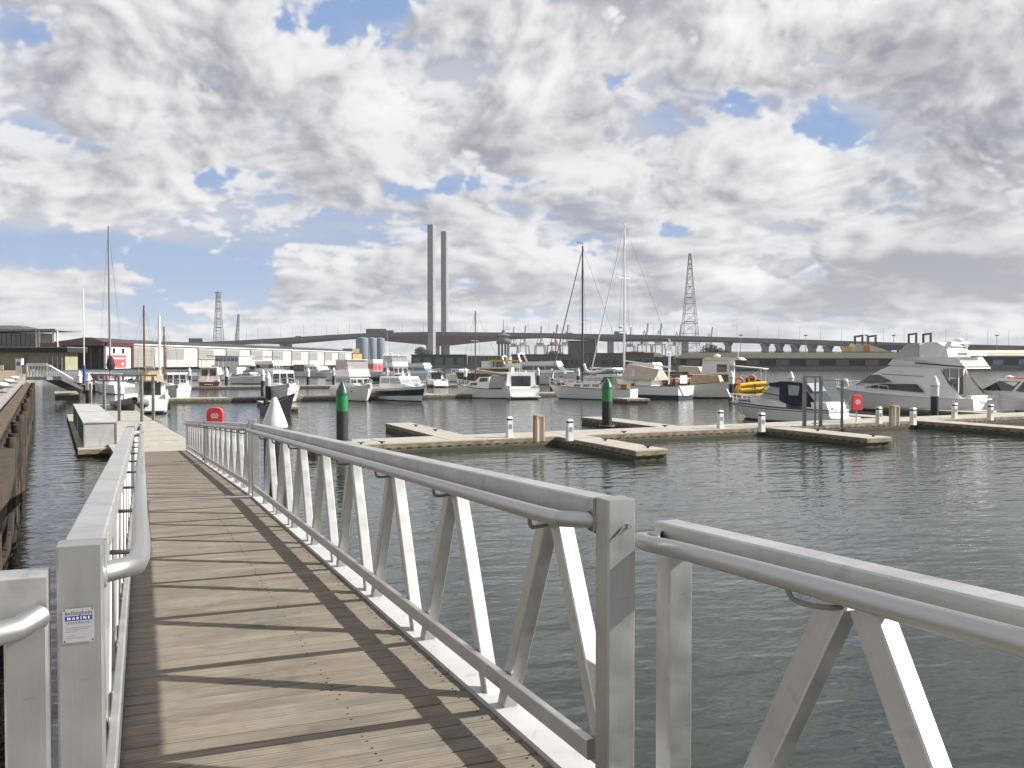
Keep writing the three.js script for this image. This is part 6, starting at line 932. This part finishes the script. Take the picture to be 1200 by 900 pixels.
  // container cranes on the horizon
  {
    const c = thing('container_crane', '', 'crane', [0, 0, 0], 0, 'container cranes on the horizon'), col = M.galv;
    for (const s of [-1, 1]) { for (const q of [-1, 1]) mb().beam(V(s * 9, 0, q * 8), V(s * 7, 30, q * 6), 1.5, 1.5, 0, V(0, 0, 1)).build('leg', col, c); mb().beam(V(s * 8, 13, -8), V(s * 8, 13, 8), 1.3, 1.3).build('brace', col, c); }
    mb().beam(V(-9, 13, 7), V(9, 13, 7), 1.3, 1.6).build('portal_beam', col, c); mb().beam(V(-7.5, 29, 0), V(7.5, 29, 0), 12, 1.8).build('trolley_beam', col, c); mb().box(0, 31.5, 0, 9, 4, 8).build('machine_house', col, c); for (const s of [-1, 1]) mb().rod(V(s * 6, 31, 0), V(0, 50, 0), .7, 5).build('apex_leg', col, c); mb().beam(V(0, 30, 3), V(0, 60, 10), 1.6, 1.6).build('raised_boom', col, c);
    [[602, 1500, 'gantry crane just beyond the control tower'], [613, 1450, 'gantry crane second beyond the control tower'], [633, 1450, 'gantry crane over the long white motor yacht'], [649, 1400, 'reddish gantry crane over the long white motor yacht'], [663, 1400, 'gantry crane standing just before the sloop mast'], [738, 1500, 'gantry crane between the bridge pier and the ketch mast'], [755, 1350, 'gantry crane short of the midpoint between ketch mast and pylon'], [772, 1350, 'gantry crane past the midpoint between ketch mast and pylon'], [793, 1400, 'gantry crane beside the foot of the tall pylon'], [831, 1500, 'gantry crane with green legs past the tall pylon']].forEach(([px, z, l], i) => { const q = i ? copy(c, 'container_crane', l, [X(px, z), 0, -z], (i * .37) % .6) : c; if (!i) { c.userData.label = l; c.position.set(X(px, z), 0, -z); } if (i === 3) q.traverse((m) => { if (m.isMesh) m.material = M.brick; }); });
  }
  // bush by the tower and scrub on the bank
  const bush = (label, px, z, h, w, n, seed, trunk = .3) => {
    const o = thing('bank_tree', label, 'tree', [X(px, z), 1.7, -z]), r = rng(seed); if (!M.leaf) { M.leaf = new THREE.MeshStandardMaterial({ color: 0xffffff, roughness: .8, vertexColors: true, side: THREE.DoubleSide }); }
    mb().rod(V(0, -.3, 0), V(.2, h * .55, 0), trunk, 7, trunk * .5).build('trunk', M.timberDark, o); const l = mb(); for (let k = 0; k < 4; k++) l.rod(V(.1, h * .3, 0), V((r() - .5) * w * .7, h * .75, (r() - .5) * w * .6), .1, 5, .04); l.build('limb', M.timberDark, o);
    const g = new THREE.BufferGeometry(), p = [], c = [], nn = []; for (let i = 0; i < n; i++) { const lob = i % 7, lx = Math.sin(lob * 2.4) * w * .28, ly = h * (.45 + .3 * ((lob * .37) % 1)), lz = Math.cos(lob * 2.4) * w * .25, rr = Math.cbrt(r()) * w * .27, a = r() * 6.28, b = Math.acos(2 * r() - 1), x = lx + rr * Math.sin(b) * Math.cos(a), y = ly + rr * Math.cos(b) * .9, zz = lz + rr * Math.sin(b) * Math.sin(a), s = .22 + r() * .3, d = V(r() - .5, r() - .5, r() - .5).normalize(), e = V(r() - .5, r() - .5, r() - .5).cross(d).normalize(), k = .6 + .7 * r(); for (const [u, v] of [[-1, 0], [1, 0], [0, 1.6]]) { p.push(x + (d.x * u + e.x * v) * s, y + (d.y * u + e.y * v) * s, zz + (d.z * u + e.z * v) * s); c.push(.035 * k, .055 * k, .03 * k); } const N = d.clone().cross(e); for (let q = 0; q < 3; q++) nn.push(N.x, N.y, N.z); }
    g.setAttribute('position', new THREE.Float32BufferAttribute(p, 3)); g.setAttribute('color', new THREE.Float32BufferAttribute(c, 3)); g.setAttribute('normal', new THREE.Float32BufferAttribute(nn, 3)); put(g, 'crown', M.leaf, o);
  };
  bush('dark bushy tree beside the foot of the near bridge tower', 496.5, 700, 14.5, 13, 4200, 4, .5); bush('small dark tree just beyond the tower foot', 512, 705, 8, 9, 1800, 9); bush('dark scrubby tree on the bank beside the tall pylon foot', 838, 480, 11, 14, 2600, 21); bush('low scrubby tree beside the third viaduct pier', 916, 475, 8.5, 9, 1600, 33); bush('low dark tree behind the low grey dock shed', 652, 560, 9, 12, 2000, 41);
}

// pieces of a part hang under that part: panes under their cabin, rigging under its mast, stripes under the hull
{
  const CAB = ['cabin', 'deckhouse', 'wheelhouse', 'lower_cabin', 'upper_cabin', 'after_cabin', 'main_cabin', 'upper_wall', 'wall', 'white_bay', 'body', 'canopy', 'foredeck_moulding', 'cabin_trunk', 'platform', 'console'];
  const RULE = { window: CAB, windscreen_pane: CAB, cabin_window: CAB, cabin_door: CAB, saloon_door: CAB, door_frame: CAB, stern_window: CAB, clear_panel: ['canopy'], window_band: ['platform'], mullion: ['shopfront'], boot_stripe: ['hull'], hull_stripe: ['hull'], porthole: ['hull'], gunwale: ['hull'], name_mark: ['hull'], deck_hatch: ['cabin_trunk'], spreader: ['mast'], shroud: ['mast'], forestay: ['mast'], backstay: ['mast'], wind_vane: ['mast'], furled_sail: ['mast'], socket_cover: ['pedestal_body'], door_rail: ['roller_door'], pier_head: ['pier'], awning_post: ['awning'], bimini_frame: ['bimini'], flybridge_enclosure: ['flybridge'], flybridge_windscreen: ['flybridge'], overhang_stripe: ['flybridge'], shed_door: ['wall'], bay_opening: ['wall'], dark_band: ['white_sleeve'], white_mark: ['cabinet_shell'], sign_mark: ['sign_panel'], drain_slot: ['timber_waler'], shopfront: ['wall'], doorway: ['wall'] };
  for (const o of [...scene.children]) {
    if (!o.isGroup) continue;
    const kids = [...o.children];
    kids.forEach((c, i) => { const R = RULE[c.name]; if (!R) return; for (let k = i - 1; k >= 0; k--) if (R.includes(kids[k].name)) { kids[k].add(c); return; } const q = kids.find((m) => R.includes(m.name)); if (q && q !== c) q.add(c); });
  }
}
// thin maritime haze
scene.fog = new THREE.FogExp2(new THREE.Color(.62, .66, .70), 0.0001);
renderer.render(scene, camera);
